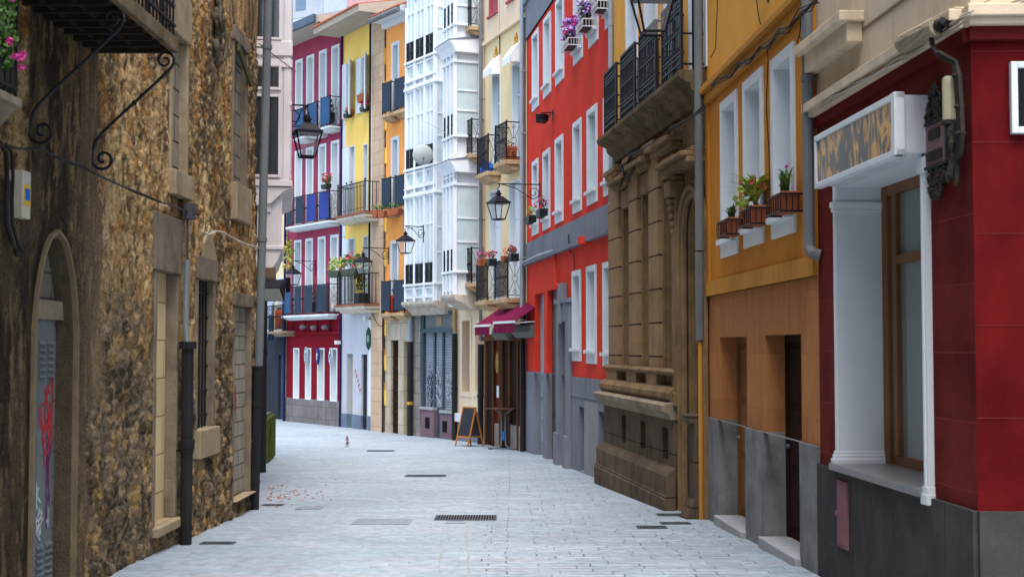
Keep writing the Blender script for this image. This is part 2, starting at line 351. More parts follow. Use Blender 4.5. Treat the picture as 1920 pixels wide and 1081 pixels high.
        for x in (u0,u1):
            if sidepat == 'x':
                cy = y/2; cz = zt+h*.5; rr = min(.09, off*.2)
                r.tube([(x,cy+rr*math.cos(k*math.pi/6),cz+rr*math.sin(k*math.pi/6)) for k in range(13)], t*.8, 4)
                for (yy,zz) in ((y,zb+.02),(0,zb+.02),(y,zr-.03),(0,zr-.03)):
                    d = Vector((yy-cy,zz-cz)).normalized(); r.tube([(x,cy+d.x*rr,cz+d.y*rr),(x,yy,zz)], t*.8, 4)
                for k2 in (-1,1):
                    r.tube([(x,cy,cz+k2*rr),(x,cy,cz+k2*rr+ (h*.5-.1-rr)*k2)], t*.8, 4)
                for zz in (zt+.17, zr-.13): r.tube([(x,cy+.05*math.cos(k*math.pi/4),zz+.05*math.sin(k*math.pi/4)) for k in range(9)], t*.8, 4)
            elif sidepat == 'bars':
                k = max(2,int(off/bars))
                for i in range(1,k): r.box(x-t,x+t,y+off*i/k-t,y+off*i/k+t,zb+.02,zr-.03)
            elif sidepat == 'rails':
                for zz in (zt+.28, zt+h*.9-.15): r.box(x-t*1.3,x+t*1.3,y+ht,0,zz,zz+.03)
        s.part('railing', r, rmat, b)
        for (f0,f1,mt) in (sheets or []):
            s.part('privacy_sheet', MB().box(u0+(u1-u0)*f0,u0+(u1-u0)*f1,y-t-.012,y-t-.004,zb+.02,zr-.04), mt, b)
        return b
    def pipe(s, u, r, z0, z1, mat, off=None, name='downpipe', parent=None, seg=10, rings=True, foot=0):
        off = (r+.03) if off is None else off; m = MB()
        pts = [(u,-off,z0+.02),(u,-off,z1)]
        m.tube(pts, r, seg)
        if rings:
            n = max(1, int((z1-z0)/1.9))
            for i in range(1,n+1):
                z = z0+(z1-z0)*i/(n+1); m.tube([(u,-off,z-.03),(u,-off,z+.03)], r*1.16, seg); m.box(u-.012,u+.012,-off,0,z-.012,z+.012)
        return s.part(name, m, mat, parent, smooth=False)
def beam(m, B, u0, u1, y0, y1, z0, z1): m.box(u0,u1,y0,y1,z0,z1)
# ------------------------------------------------------------------ ground
def ground_mat():
    m = bpy.data.materials.new('stone paving'); m.use_nodes = True; t = m.node_tree; N = t.nodes; L = t.links; bs = N['Principled BSDF']
    tc = N.new('ShaderNodeTexCoord'); nd = N.new('ShaderNodeTexNoise'); nd.inputs['Scale'].default_value = 1.3; L.new(tc.outputs['Object'], nd.inputs['Vector'])
    sc = N.new('ShaderNodeVectorMath'); sc.operation = 'MULTIPLY_ADD'; sc.inputs[1].default_value = (.10,.05,0); L.new(nd.outputs['Color'], sc.inputs[0]); L.new(tc.outputs['Object'], sc.inputs[2])
    sp = N.new('ShaderNodeSeparateXYZ'); L.new(tc.outputs['Object'], sp.inputs[0])
    br = N.new('ShaderNodeTexBrick'); br.inputs['Scale'].default_value = 1; br.offset = .37; br.squash = 1.35; br.squash_frequency = 3
    br.inputs['Brick Width'].default_value = .5; br.inputs['Row Height'].default_value = .19; br.inputs['Mortar Size'].default_value = .009
    br.inputs['Mortar Smooth'].default_value = .35; br.inputs['Color1'].default_value = (0,0,0,1); br.inputs['Color2'].default_value = (1,1,1,1); br.inputs['Bias'].default_value = 0
    L.new(sc.outputs[0], br.inputs['Vector'])
    # per stone tone
    ramp = N.new('ShaderNodeValToRGB'); cr = ramp.color_ramp
    cr.elements[0].position = 0; cr.elements[0].color = (.265,.325,.38,1); cr.elements[1].position = 1; cr.elements[1].color = (.315,.375,.43,1)
    e = cr.elements.new(.35); e.color = (.295,.37,.435,1); e = cr.elements.new(.6); e.color = (.30,.335,.385,1); e = cr.elements.new(.8); e.color = (.34,.405,.465,1)
    L.new(br.outputs['Color'], ramp.inputs[0])
    n2 = N.new('ShaderNodeTexNoise'); n2.inputs['Scale'].default_value = .6; n2.inputs['Detail'].default_value = 7; L.new(tc.outputs['Object'], n2.inputs['Vector'])
    r2 = N.new('ShaderNodeMapRange'); r2.inputs[1].default_value = .42; r2.inputs[2].default_value = .7; r2.inputs[4].default_value = .5; L.new(n2.outputs[0], r2.inputs[0])
    m1 = N.new('ShaderNodeMix'); m1.data_type = 'RGBA'; m1.inputs[7].default_value = (.20,.25,.30,1); L.new(r2.outputs[0], m1.inputs[0]); L.new(ramp.outputs[0], m1.inputs[6])
    n3 = N.new('ShaderNodeTexNoise'); n3.inputs['Scale'].default_value = 9; n3.inputs['Detail'].default_value = 8; L.new(tc.outputs['Object'], n3.inputs['Vector'])
    r3 = N.new('ShaderNodeMapRange'); r3.inputs[1].default_value = .3; r3.inputs[2].default_value = .7; r3.inputs[3].default_value = .8; r3.inputs[4].default_value = 1.16; L.new(n3.outputs[0], r3.inputs[0])
    mm = N.new('ShaderNodeMix'); mm.data_type = 'RGBA'; mm.blend_type = 'MULTIPLY'; mm.inputs[0].default_value = 1; L.new(m1.outputs[2], mm.inputs[6]); L.new(r3.outputs[0], mm.inputs[7])
    # mortar darkness varies: strong on the right side of the street, faint on the left
    rx = N.new('ShaderNodeMapRange'); rx.inputs[1].default_value = -.6; rx.inputs[2].default_value = -.35; rx.inputs[3].default_value = .13; rx.inputs[4].default_value = 1; L.new(sp.outputs[0], rx.inputs[0])
    n4 = N.new('ShaderNodeTexNoise'); n4.inputs['Scale'].default_value = 2.1; n4.inputs['Detail'].default_value = 3; L.new(tc.outputs['Object'], n4.inputs['Vector'])
    r4 = N.new('ShaderNodeMapRange'); r4.inputs[1].default_value = .40; r4.inputs[2].default_value = .62; r4.inputs[3].default_value = .05; r4.inputs[4].default_value = .85; L.new(n4.outputs[0], r4.inputs[0])
    mu = N.new('ShaderNodeMath'); mu.operation = 'MULTIPLY'; L.new(rx.outputs[0], mu.inputs[0]); L.new(r4.outputs[0], mu.inputs[1])
    mu2 = N.new('ShaderNodeMath'); mu2.operation = 'MULTIPLY'; L.new(mu.outputs[0], mu2.inputs[0]); L.new(br.outputs['Fac'], mu2.inputs[1])
    nm = N.new('ShaderNodeTexNoise'); nm.inputs['Scale'].default_value = 4; L.new(tc.outputs['Object'], nm.inputs['Vector'])
    rm = N.new('ShaderNodeValToRGB'); rm.color_ramp.elements[0].color = (.045,.045,.05,1); rm.color_ramp.elements[0].position = .5; rm.color_ramp.elements[1].color = (.12,.12,.055,1); rm.color_ramp.elements[1].position = .66; L.new(nm.outputs[0], rm.inputs[0])
    m2 = N.new('ShaderNodeMix'); m2.data_type = 'RGBA'; L.new(mm.outputs[2], m2.inputs[6]); L.new(rm.outputs[0], m2.inputs[7]); L.new(mu2.outputs[0], m2.inputs[0])
    L.new(m2.outputs[2], bs.inputs['Base Color'])
    bs.inputs['Roughness'].default_value = .65; bs.inputs['Specular IOR Level'].default_value = .3
    b0 = N.new('ShaderNodeBump'); b0.inputs['Strength'].default_value = .35; b0.inputs['Distance'].default_value = .01; L.new(n3.outputs[0], b0.inputs['Height'])
    b1 = N.new('ShaderNodeBump'); b1.invert = True; b1.inputs['Strength'].default_value = .7; b1.inputs['Distance'].default_value = .012; L.new(mu2.outputs[0], b1.inputs['Height']); L.new(b0.outputs[0], b1.inputs['Normal'])
    b2 = N.new('ShaderNodeBump'); b2.inputs['Strength'].default_value = .35; b2.inputs['Distance'].default_value = .006; L.new(br.outputs['Color'], b2.inputs['Height']); L.new(b1.outputs[0], b2.inputs['Normal'])
    L.new(b2.outputs[0], bs.inputs['Normal'])
    return m
PAVE = ground_mat()
m = MB(); ys = list(np.arange(-15, 60, 1.0))+[80, 120, 300]; xs = [-150, -30, -12, -6, 0, 6, 12, 30, 150]
vs = [(x, y, zg(y)) for y in ys for x in xs]; nx = len(xs)
m.add(vs, [(j*nx+i, j*nx+i+1, (j+1)*nx+i+1, (j+1)*nx+i) for j in range(len(ys)-1) for i in range(nx-1)])
tag(m.build('street', PAVE, smooth=True), kind='structure')
# ================================================================== RIGHT SIDE
P1A, P1B = P(1536, 12.62), P(1829, 8.98)          # wine red corner building
P2A = P(1329, 17.95)
P3A = P(1148, 24.6); P4A = P(988, 34.6); P5A = P(908, 38.1); P6A = P(857, 40.3); P7A = P(772, 42.9); P8A = P(722, 44.4)
P9A = P(641, 47.5); P10A = P(537, 51.2)
# ---------------------------------------------------------------- wine red corner building
B = Bld('corner_building', 'wine red and cream corner building with a deep white framed shop window', 'building', P1A, P1B)
H = 11.2; L = B.L
zb = B.q(1540, 869)[1]; zc = B.q(1527+12, 219)[1]; zc2 = B.q(1540, 190)[1]
r = B.R(1570, 1737, 350, 868); fr = B.hole(r)
B.wall('red_wall', WINE, 0, L, zb, zc, depth=.42)
B.wall('upper_wall', CREAMN, 0, L, zc2, H, depth=.3)
B.wall('base_wall', SLATE, 0, L, 0, zb, proud=.035, depth=.42)
B.shell(WINEP, H, D=7, x1=L-.003)
# side turned towards the camera
ux = B.u; into = -B.n
u0, u1, z0, z1 = fr
m = MB(); m.box(u0-.0, u0+.012, -.02, .40, z0, z1); m.box(u0+.012,u1-.012,-.02,.40,z1-.012,z1)
m.box(u0-.05,u0,-.03,.004,z0,z1+.06); m.box(u0,u1,-.03,.004,z1,z1+.06)
for k,(e,hh) in enumerate(((.035,.05),(.022,.085),(.012,.115))): m.box(u0-.05-e*.6,u0+.012+e,-.03-e,.40-e*.0,z0,z0+hh) if k == 0 else m.box(u0-.05-e*.6,u0+.012+e,-.03-e,.401+.001*k,z0+.001*k,z0+hh)
for e,hh in ((.03,.05),(.018,.09)): m.box(u0-.05,u0+.012+e,-.03-e,.398,z1-.14-hh,z1-.14)
wf = B.part('window_surround', m, WHITEC, bevel=.004)
m = MB(); m.box(u1-.012,u1+.085,-.045,.41,z0-.1,z1+.06)
m.box(u1-.03,u1+.10,-.065,.1,z0-.1,z0-.02); m.box(u1-.022,u1+.094,-.056,.1,z0-.02,z0+.03); m.box(u1+.02,u1+.05,-.055,0,z0+.03,z1-.05); m.box(u1-.03,u1+.10,-.065,.1,z1-.16,z1-.05)
B.part('pilaster', m, WHITEC, wf, bevel=.004)
B.part('sill', MB().box(u0-.06,u1-.015,-.09,.45,z0-.05,z0+.008), M('polished sill stone', (.17,.175,.18), (.12,.12,.125), streak=0, rough=.3, nscale=6), wf, bevel=.004)
m = MB(); y0,y1 = .40,.47
m.box(u0,u1,y0+.03,y1,z0,z0+.1); m.box(u0,u0+.14,y0,y1,z0,z1); m.box(u0+.30,u0+.37,y0,y1,z0+.1,z1); m.box(u1-.1,u1,y0,y1,z0+.1,z1); m.box(u0+.14,u0+.30,y0,y1,z1-.1,z1); m.box(u0+.37,u1-.1,y0,y1,z1-.72,z1-.64); m.box(u0+.37,u1-.1,y0,y1,z1-.1,z1)
B.part('window_frame', m, WOOD, wf, bevel=.006)
B.part('pane', MB().box(u0+.14,u1-.1,y0+.045,y0+.055,z0+.05,z1-.05), glassm('shop window glass', (.16,.19,.18), rough=.12), wf)
m = MB(); m.box(-.0,L+.0,-.11,.0,zc,zc+.05); m.box(0,L,-.15,.0,zc+.05,zc+.13); m.box(0,L,-.11,0,zc+.13,zc2)
# cornice return along the turned side comes with the side wall below
B.part('cornice', m, CREAMN, bevel=.012)
B.part('lower_moulding', MB().box(0,L,-.05,0,zc-.09,zc), WINEP)
# upper sill moulding and groove
r2 = B.R(1537, 1622, 85, 130); m = MB(); m.box(0,r2[1],-.22,0,r2[3]-.09,r2[3]); m.box(0,r2[1]-.05,-.14,0,r2[3]-.26,r2[3]-.09)
B.part('window_ledge', m, CREAMN, bevel=.01)
g = B.q(1540, 118+0)[1]
B.part('string_course', MB().box(0,L,-.012,0,B.q(1545,108)[1]-.02,B.q(1545,108)[1]), M('groove shadow paint', (.22,.17,.12), streak=.2))  # dark strip paints the shade of a groove across the wall
B.pipe(.045, .055, B.q(1540,455)[1], H, GRYP, off=.10)
m = MB(); zq = B.q(1540,455)[1]; m.tube([(.045,-.10,zq+.02),(.06,-.10,zq-.05),(.11,-.09,zq-.10),(.13,-.02,zq-.12)], .055, 10)
B.part('pipe_elbow', m, GRYP)
rr = B.R(1580, 1598, 898, 1022); m = MB(); m.box(rr[0],rr[1],-.055,-.03,rr[2],rr[3]); m.box(rr[0]+.02,rr[1]-.02,-.062,-.05,rr[2]+.03,rr[3]-.03); m.box(rr[0]+.0,rr[0]+.02,-.075,-.05,(rr[2]+rr[3])/2-.02,(rr[2]+rr[3])/2+.02)
B.part('meter_door', m, M('chipped pink enamel', (.26,.13,.14), (.13,.06,.07), streak=.5, scol=(.06,.04,.04,1)), bevel=.003)
B1 = B
# the side turned to the camera
d = (B.u*.80+Vector((1,-.03)).normalized()*1.0); sidedir = Vector((1.0,-.035)).normalized()
C = Bld('side_building', '', '', P1B, P1B+sidedir*9); bpy.data.objects.remove(C.root)  # length out of view extended to darken the near street
C.root = empty('corner_side', (0,0,0)); C.root.parent = B.root
C.root.matrix_world = Matrix.Translation((C.A.x, C.A.y, B.z0)) @ Matrix.Rotation(C.rz, 4, 'Z')
C.root.matrix_local = B.root.matrix_basis.inverted() @ (Matrix.Translation((C.A.x, C.A.y, B.z0)) @ Matrix.Rotation(C.rz, 4, 'Z'))
C.z0 = B.z0
TC = (Matrix.Translation((B.A.x, B.A.y, B.z0)) @ Matrix.Rotation(B.rz, 4, 'Z')).inverted() @ (Matrix.Translation((C.A.x, C.A.y, B.z0)) @ Matrix.Rotation(C.rz, 4, 'Z'))
def cpart(name, mb, mat, **k):
    T = TC; mb.v = [tuple(T @ Vector(v)) for v in mb.v]; return mb.build(name, mat, B.root, **k)
WINE2 = WINE
m = MB(); m.quad((0,0,zb),(9,0,zb),(9,0,zc),(0,0,zc)); cpart('red_wall', m, M('wine red shaded blocks', (.115,.006,.007), (.065,.003,.004), nscale=1.8, namt=.7, streak=.3, bump=.12, bscale=90))  # darker copy of the wine red, puts this side's shade into its colour
m = MB()
for zz in np.arange(zb+.62, zc, .62): m.box(.0,9,-.003,.002,zz-.003,zz+.003)
cpart('block_joint', m, M('pale joint line', (.16,.022,.02), streak=0))
m = MB(); m.box(0,9,-.035,.01,0,zb); cpart('base_wall', m, SLATE)
m = MB(); m.quad((0,0,zc2),(9,0,zc2),(9,0,H),(0,0,H)); cpart('upper_wall', m, CREAMN)
m = MB(); m.box(-.04,9,-.11,.0,zc,zc+.05); m.box(-.06,9,-.15,0,zc+.05,zc+.13); m.box(-.04,9,-.11,0,zc+.13,zc2); cpart('cornice', m, CREAMN, bevel=.012)
m = MB(); m.box(-.02,9,-.05,0,zc-.09,zc); cpart('lower_moulding', m, WINEP)
bpy.data.objects.remove(C.root)
# framed board on the turned side
u0_, z1_ = C.q(1891,118); _, z0_ = C.q(1891,252)
e = empty('framed_board', C.W(u0_,.0,z0_), C.rz, 'square black board in a white frame on the red wall at the right edge', 'frame')
hh = z1_-z0_; ww = hh*.8; m = MB(); k = .045
m.box(0,k,-.05,0,0,hh); m.box(ww-k,ww,-.05,0,0,hh); m.box(k,ww-k,-.05,0,0,k); m.box(k,ww-k,-.05,0,hh-k,hh); m.build('frame', WHITEC, e, bevel=.006)
MB().box(k,ww-k,-.03,-.005,k,hh-k).build('board', M('black board', (.008,.008,.012), streak=0, rough=.25), e)

# ---------------------------------------------------------------- ochre house
B = Bld('ochre_house', 'ochre and terracotta house with three tall white framed windows and two deep doorways', 'house', P2A, P1A)
H = 11.4; L = B.L
zl = B.q(1334,555)[1]; zm = B.q(1334,528)[1]; zbase = B.q(1326+3,781)[1]; ztop = B.q(1334,163)[1]
g0 = 0
for (xl,xr,yt,yb) in ((1352.5,1384,194,485),(1395,1432,156,467),(1447,1491,115,450)):
    rr = B.R(xl,xr,yt,yb); B.win(rr, b=.12, depth=.30, mat=WHITEC, kind='panel', bb=.2, fmat=WHITE)
dh = []
for (xl,xr,yt,lab,mt) in ((1349,1400,632,'plain varnished wood door',WOOD),(1434,1502,628,'dark panelled door',DWOOD)):
    u0,u1,z0,z1 = B.R(xl,xr,yt,990); z0 = zg(B.W((u0+u1)/2,0,0).y)-B.z0+.10; hr = B.hole((u0,u1,z0-.9,z1)); dh.append((u0,u1,z0,z1))
    dm = MB(); dm.box(u0,u0+.07,.22,.3,z0,z1); dm.box(u1-.07,u1,.22,.3,z0,z1); dm.box(u0+.07,u1-.07,.22,.3,z1-.08,z1); dm.box(u0+.07,u1-.07,.25,.29,z0,z1-.08)
    for a in range(2):
        for b_ in range(3):
            w2 = (u1-u0-.2)/2; x = u0+.1+a*w2; zz = z0+.1+b_*(z1-z0-.2)/3; dm.box(x+.04,x+w2-.04,.235,.25,zz+.04,zz+(z1-z0-.2)/3-.04)
    d_ = B.part('door', dm, mt, bevel=.006); d_['label'] = lab
    B.part('handle', MB().ball((u0+.16,.21,z0+1.0),.025), STEELP, d_)
    B.part('doorstep', MB().box(u0-.02,u1+.02,-.09,.5,z0-.5,z0), M('doorstep stone', (.36,.38,.40), (.28,.29,.30), streak=.1), bevel=.01)
B.wall('ochre_wall', OCH, 0, L, zm, ztop, depth=.3)
B.wall('band', OCHB, -.0, L, zl, zm, proud=.05)
B.wall('terracotta_wall', TERRA, 0, L, zbase, zl, depth=.24)
B.wall('cement_base', CEM, 0, L, 0, zbase, proud=.03, depth=.24)
B.wall('upper_wall', YORA, 0, L, ztop+.0, H, depth=.3, holes=[(1.0,2.0,ztop+1.0,H-.4),(3.0,4.0,ztop+1.0,H-.4)])
B.part('shutter', MB().box(1.0,2.0,.2,.25,ztop+1,H-.4).box(3,4,.2,.25,ztop+1,H-.4), WHITE)
B.shell(OCH, H, D=7)
m = MB(); m.box(0,L,-.06,0,ztop-.20,ztop-.06); m.box(0,L,-.12,0,ztop-.06,ztop+.02); m.box(0,L,-.07,0,ztop+.02,ztop+.08)
B.part('string_course', m, OCHB, bevel=.01)
m = MB(); m.box(0,.18,-.03,0,zm,ztop-.2); m.box(L-.25,L,-.03,0,zm,ztop-.2); B.part('pilaster_strip', m, OCH)
B.pipe(.02, .06, B.q(1334,470)[1], H, GRYP, off=.12)
B.pipe(.02, .062, B.q(1334,640)[1], B.q(1334,470)[1], STEELP, off=.12, rings=False, name='pipe_sleeve')
B.pipe(.02, .03, 0.1, B.q(1334,640)[1], OCHB, off=.12, rings=False, name='painted_pipe')
B2 = B
# ---------------------------------------------------------------- sandstone palace
B = Bld('stone_palace', 'brown sandstone palace with pilasters, a long stone balcony and an arched portal', 'building', P3A, P2A)
H = 12; L = B.L
zs = B.q(1147.6,737)[1]; zslab = B.q(1129,272,.3)[1]
zp2 = B.q(1149,831)[1]; zp1 = B.q(1144,868)[1]
ws = [(1171,1186,393,690),(1207,1223.5,366,693),(1247,1270,337,697)]
for (xl,xr,yt,yb) in ws:
    r = B.R(xl,xr,yt,yb); B.hole(r); u0,u1,z0,z1 = r
    m = MB(); m.box(u0,u1,.52,.56,z0,z1); B.part('window', m, M('dark recess boards', (.03,.022,.016), streak=.3))
sm = [(1166,1173.5,777,829),(1201,1210,788,838.6),(1242,1252,800,859)]
# arched portal
ua0 = B.U(1292); ua1 = min(B.U(1321), L-.12); zsp = B.q(1292,440)[1]; zap = B.q(1305,372)[1]; zgr = .25
B.hole((ua0,ua1,-.5,zap))
def palace_extra(m):
    n = 12; mid = (ua0+ua1)/2; hw = (ua1-ua0)/2
    pts = [(mid-hw*math.cos(math.pi*k/n), zsp+(zap-.02-zsp)*math.sin(math.pi*k/n)) for k in range(n+1)]
    for k in range(n):
        (a,b),(c,d) = pts[k],pts[k+1]; m.quad((a,0,b),(c,0,d),(c,0,zap),(a,0,zap)); m.quad((a,0,b),(a,.6,b),(c,.6,d),(c,0,d))
B.wall('stone_wall', PSTONEP, 0, L, zs, zslab, depth=.52, extra=palace_extra)
B.part('portal_door', MB().box(ua0,ua1,.6,.66,0,zap), DWOOD)
ub = ua0-.28     # the heavy base stops at the portal
low = [B.R(*t, .16) for t in sm]
bh = [(a,b,c,d) for a,b,c,d in low]
holes = B.holes; B.holes = []
m0 = B.wall('base_wall', PDARK, 0, ub, 0, zs-.16, proud=.16, depth=.3, holes=bh)
B.wall('portal_side_wall', PSTONEP, ub, L, 0, zs, depth=.5, holes=[(ua0,ua1,-.5,zap)])
B.holes = holes
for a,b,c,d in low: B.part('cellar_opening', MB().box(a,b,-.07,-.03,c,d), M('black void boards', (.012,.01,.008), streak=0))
m = MB()
m.prism([(-.16,0),(-.34,0),(-.34,zp1-.02),(-.30,zp1+.03),(-.30,zp2-.08),(-.27,zp2-.02),(-.16,zp2+.05)], -.05, ub+.12, axis='x')
B.part('plinth', m, PDARK, bevel=.015)
m = MB()   # ledge
m.prism([(0,zs-.20),(-.20,zs-.20),(-.24,zs-.12),(-.33,zs-.07),(-.35,zs+.02),(-.20,zs+.06),(0,zs+.06)], -.05, ub+.02, axis='x'); B.part('ledge', m, SLEDGE, bevel=.01)
# torus moulding, panelled pedestals, ashlar pilaster strips between the windows
m = MB(); edges = [0]+[B.U(x) for x in (1190,1228,1276)]
starts = [(B.U(1151),B.U(1170)),(B.U(1190),B.U(1206)),(B.U(1228),B.U(1246.5))]
zc_ = B.q(1166,690)[1]
allz = B.q(1150,420)[1]
for i,(a,b) in enumerate(starts):
    m.box(a,b,-.10,0,zc_,zslab-.55)
    m.box(a-.02,b+.02,-.14,0,zs+.22,zc_); 
    zcap = zslab-.55
    m.box(a-.03,b+.03,-.15,0,zcap-.05,zcap+.03); m.box(a-.06,b+.06,-.20,0,zcap+.03,zcap+.10)
pb = B.part('pilaster', m, M('ashlar sandstone', ss=(2.6,2.6,1.5), col=(.34,.225,.115), col2=(.23,.15,.075), streak=.35, scol=(.10,.065,.035,1), bump=.3, nscale=2, brick=(9.0,.52,.014,(.04,.025,.015,1),.9,.5)), bevel=.008)
m = MB()
for a,b in ((-.0,ub-.02),):
    m.prism([(0,zs+.06),(-.20,zs+.06),(-.25,zs+.12),(-.25,zs+.19),(-.19,zs+.25),(-.12,zs+.28),(0,zs+.28)], a, b, axis='x')
    m.prism([(0,zc_-.03),(-.17,zc_-.03),(-.19,zc_+.02),(-.12,zc_+.06),(0,zc_+.06)], a, b, axis='x')
    m.prism([(0,zs+.44),(-.14,zs+.44),(-.16,zs+.48),(-.1,zs+.52),(0,zs+.52)], a, b, axis='x')
B.part('base_moulding', m, PSTONEP, bevel=.01)
# window hoods: cornice blocks above each window
m = MB()
for (xl,xr,yt,yb) in ws:
    u0,u1,z0,z1 = B.R(xl,xr,yt,yb); k = .12
    m.box(u0-.02,u1+.02,-.06,0,z1,z1+.32); m.box(u0-.3,u1+.30,-.18,0,z1+.36,z1+.44); m.box(u0-.35,u1+.35,-.26,0,z1+.44,z1+.52); m.box(u0-.28,u1+.28,-.12,0,z1+.52,z1+.58)
    m.box(u0-.08,u0,-.03,0,z0,z1); m.box(u1,u1+.08,-.03,0,z0,z1)
B.part('window_hood', m, PSTONEP, bevel=.012)
# portal: corbel, arch rings, side pier
m = MB(); n = 14; mid = (ua0+ua1)/2; hw = (ua1-ua0)/2
for k_,(o,yy) in enumerate(((.06,-.05),(.16,-.09),(.24,-.05))):
    pts = [(mid-(hw+o)*math.cos(math.pi*k/n), yy, zsp+(zap-zsp+o)*math.sin(math.pi*k/n)) for k in range(n+1)]
    pts = [(mid-hw-o, yy, .1)]+pts+[(mid+hw+o, yy, .1)]
    m.tube(pts, .045, 6)
B.part('arch_moulding', m, PSTONEP)
m = MB(); a = B.U(1277); b = ua0-.22; zt = B.q(1280,330)[1]
m.box(a,b,-.14,0,zs,zt); m.box(a-.03,b+.03,-.18,0,zs,zs+.2); m.box(a-.02,b+.04,-.24,0,zt-.32,zt-.08)
m.box(a-.06,L,-.30,0,zt+.02,zt+.10); m.box(a-.08,L,-.38,0,zt+.10,zt+.17); m.box(a-.04,L,-.22,0,zt+.17,zt+.24)
for k in range(5): m.box(a+.02,b-.02,-.22+.015*k,0,zt-.4-.11*k,zt-.33-.11*k)
B.part('portal_frame', m, PSTONEP, bevel=.015)
m = MB(); a = L-.36; b = L+.0; zk = B.q(1318,775)[1]
m.box(a,b,-.20,0,0,zk-.1); m.box(a-.05,b,-.27,0,zk-.12,zk); m.box(a-.04,b,-.33,0,0,.45); m.prism([(-.2,.45),(-.33,.45),(-.2,.72)], a-.02, b, axis='x')
B.part('portal_pier', m, PDARK, bevel=.015)
# long balcony
zt = zslab; ob = .34; xa = B.U(1129,.3); xb = L-.05
m = MB()
m.prism([(0,zt-.34),(-.08,zt-.32),(-.10,zt-.22),(-.20,zt-.15),(-.22,zt-.06),(-ob-.0,zt-.01),(-ob-.05,zt+.03),(-ob-.05,zt+.10),(-ob+.02,zt+.13),(0,zt+.14)], xa, xb, axis='x')
bal = B.part('balcony_slab', m, MOSS, bevel=.012)
zt += .14
ranges = [(1135.7,1157.5),(1167,1193),(1202,1233),(1245,1281)]
for (xl,xr) in ranges:
    u0 = B.U(xl,ob-.02); u1 = B.U(xr,ob-.02); r_ = MB(); h = 1.05; y = -ob+.02
    for zz,t in ((h,.02),(h-.09,.012),(h-.15,.012),(h-.21,.012),(.10,.014),(.2,.012),(.26,.012),(.55,.012)): r_.box(u0,u1,y-t,y+t,zt+zz-t,zt+zz+t)
    n = max(4,int((u1-u0)/.095))
    for i in range(n+1):
        x = u0+(u1-u0)*i/n; t = .009 if 0<i<n else .02; r_.box(x-t,x+t,y-t,y+t,zt,zt+h)
        for zz in (.3,.58,.85): r_.box(x-.016,x+.016,y-.016,y+.016,zt+zz,zt+zz+.035)
    for x in (u0,u1):
        for zz,t in ((h-.01,.015),(.5,.012),(.08,.014)): r_.box(x-t,x+t,y+.02,0,zt+zz-t,zt+zz+t)
        r_.box(x-.015,x+.015,-.05,-.02,zt,zt+h)
        r_.box(x-.012,x+.012,y*.5-.012,y*.5+.012,zt,zt+h)
    B.part('railing', r_, IRON, bal)
B.holes = []
dz = zt+2.5
for (xl,xr) in ((1150,1154),(1172,1195),(1208,1236),(1252,1284)):
    pass
for k in range(4):
    u0 = B.U(ranges[k][0],ob)+.25; u1 = u0+.95; B.win((u0,u1,zt+.02,dz+.1), b=.1, depth=.16, mat=WHITE, kind='panel', sill=False, name='balcony_door', bb=.02)
B.wall('upper_wall', YORA, 0, L, zslab, H, depth=.3)
B.shell(YORA, H, D=7)
# pipes at the joint with the vermilion house
B.pipe(.22,.045,B.q(1150,720)[1],H,LGRYP,off=.055); B.pipe(.12,.055,.1,B.q(1150,720)[1],BLKP,off=.065)
B3 = B
# ---------------------------------------------------------------- vermilion house
B = Bld('vermilion_house', 'vermilion house with grey band and rows of slim white framed windows', 'house', P4A, P3A)
H = 13.4; L = B.L
zgb0 = B.q(988,494.7)[1]; zgb1 = B.q(998,452)[1]; ztg = B.q(997.7,61)[1]; zbs = B.q(996,696)[1]
W_ = [(998.9,1010.7,68,211),(1020,1033.6,39,187),(1043,1058,5,163),(1076.5,1093,-42,125),(1105,1122,-95,92.5),(1136,1150,-150,58),
      (999,1010,305,443),(1019,1032,287,433),(1042,1056.6,263,421),(1075.4,1091,233,402),(1102,1120.6,209,387),(1133,1147.6,185,370),
      (1074,1090,509,676),(1101,1119,500,681),(1131.7,1146.5,493,687)]
VW = []
for t in W_:
    r = B.R(*t); VW.append(r); B.win(r, b=.11, depth=.22, mat=WHITE, kind='sash', bb=.25, proud=.03, pane=BGLASS)
# doorways
a0,a1,_,az1 = B.R(1003,1020,552,845); b0,b1,_,bz1 = B.R(1026,1049.5,545,855)
gz = zg(B.W(a1,0,0).y)-B.z0
B.hole((a0,a1,0,az1)); B.hole((b0,b1,0,bz1))
m = MB(); m.box(a0,a1,.17,.22,gz-.2,az1)
for k in range(4): m.box(a0,a1,.14,.17,gz+.3+k*.55,gz+.34+k*.55)
m.box(a0,a0+.05,.14,.17,gz,az1); m.box(a1-.05,a1,.14,.17,gz,az1)
B.part('grey_door', m, LGRYP)
m = MB(); m.box(b0,b1,.12,.18,gz-.25,bz1); m.box(b0+.1,b1-.1,.10,.12,gz+.1,gz+1.0); m.box(b0+.1,b1-.1,.10,.12,gz+1.1,bz1-.5)
B.part('door', m, M('oxblood door', (.030,.006,.005), (.018,.004,.004), streak=.3, rough=.5))
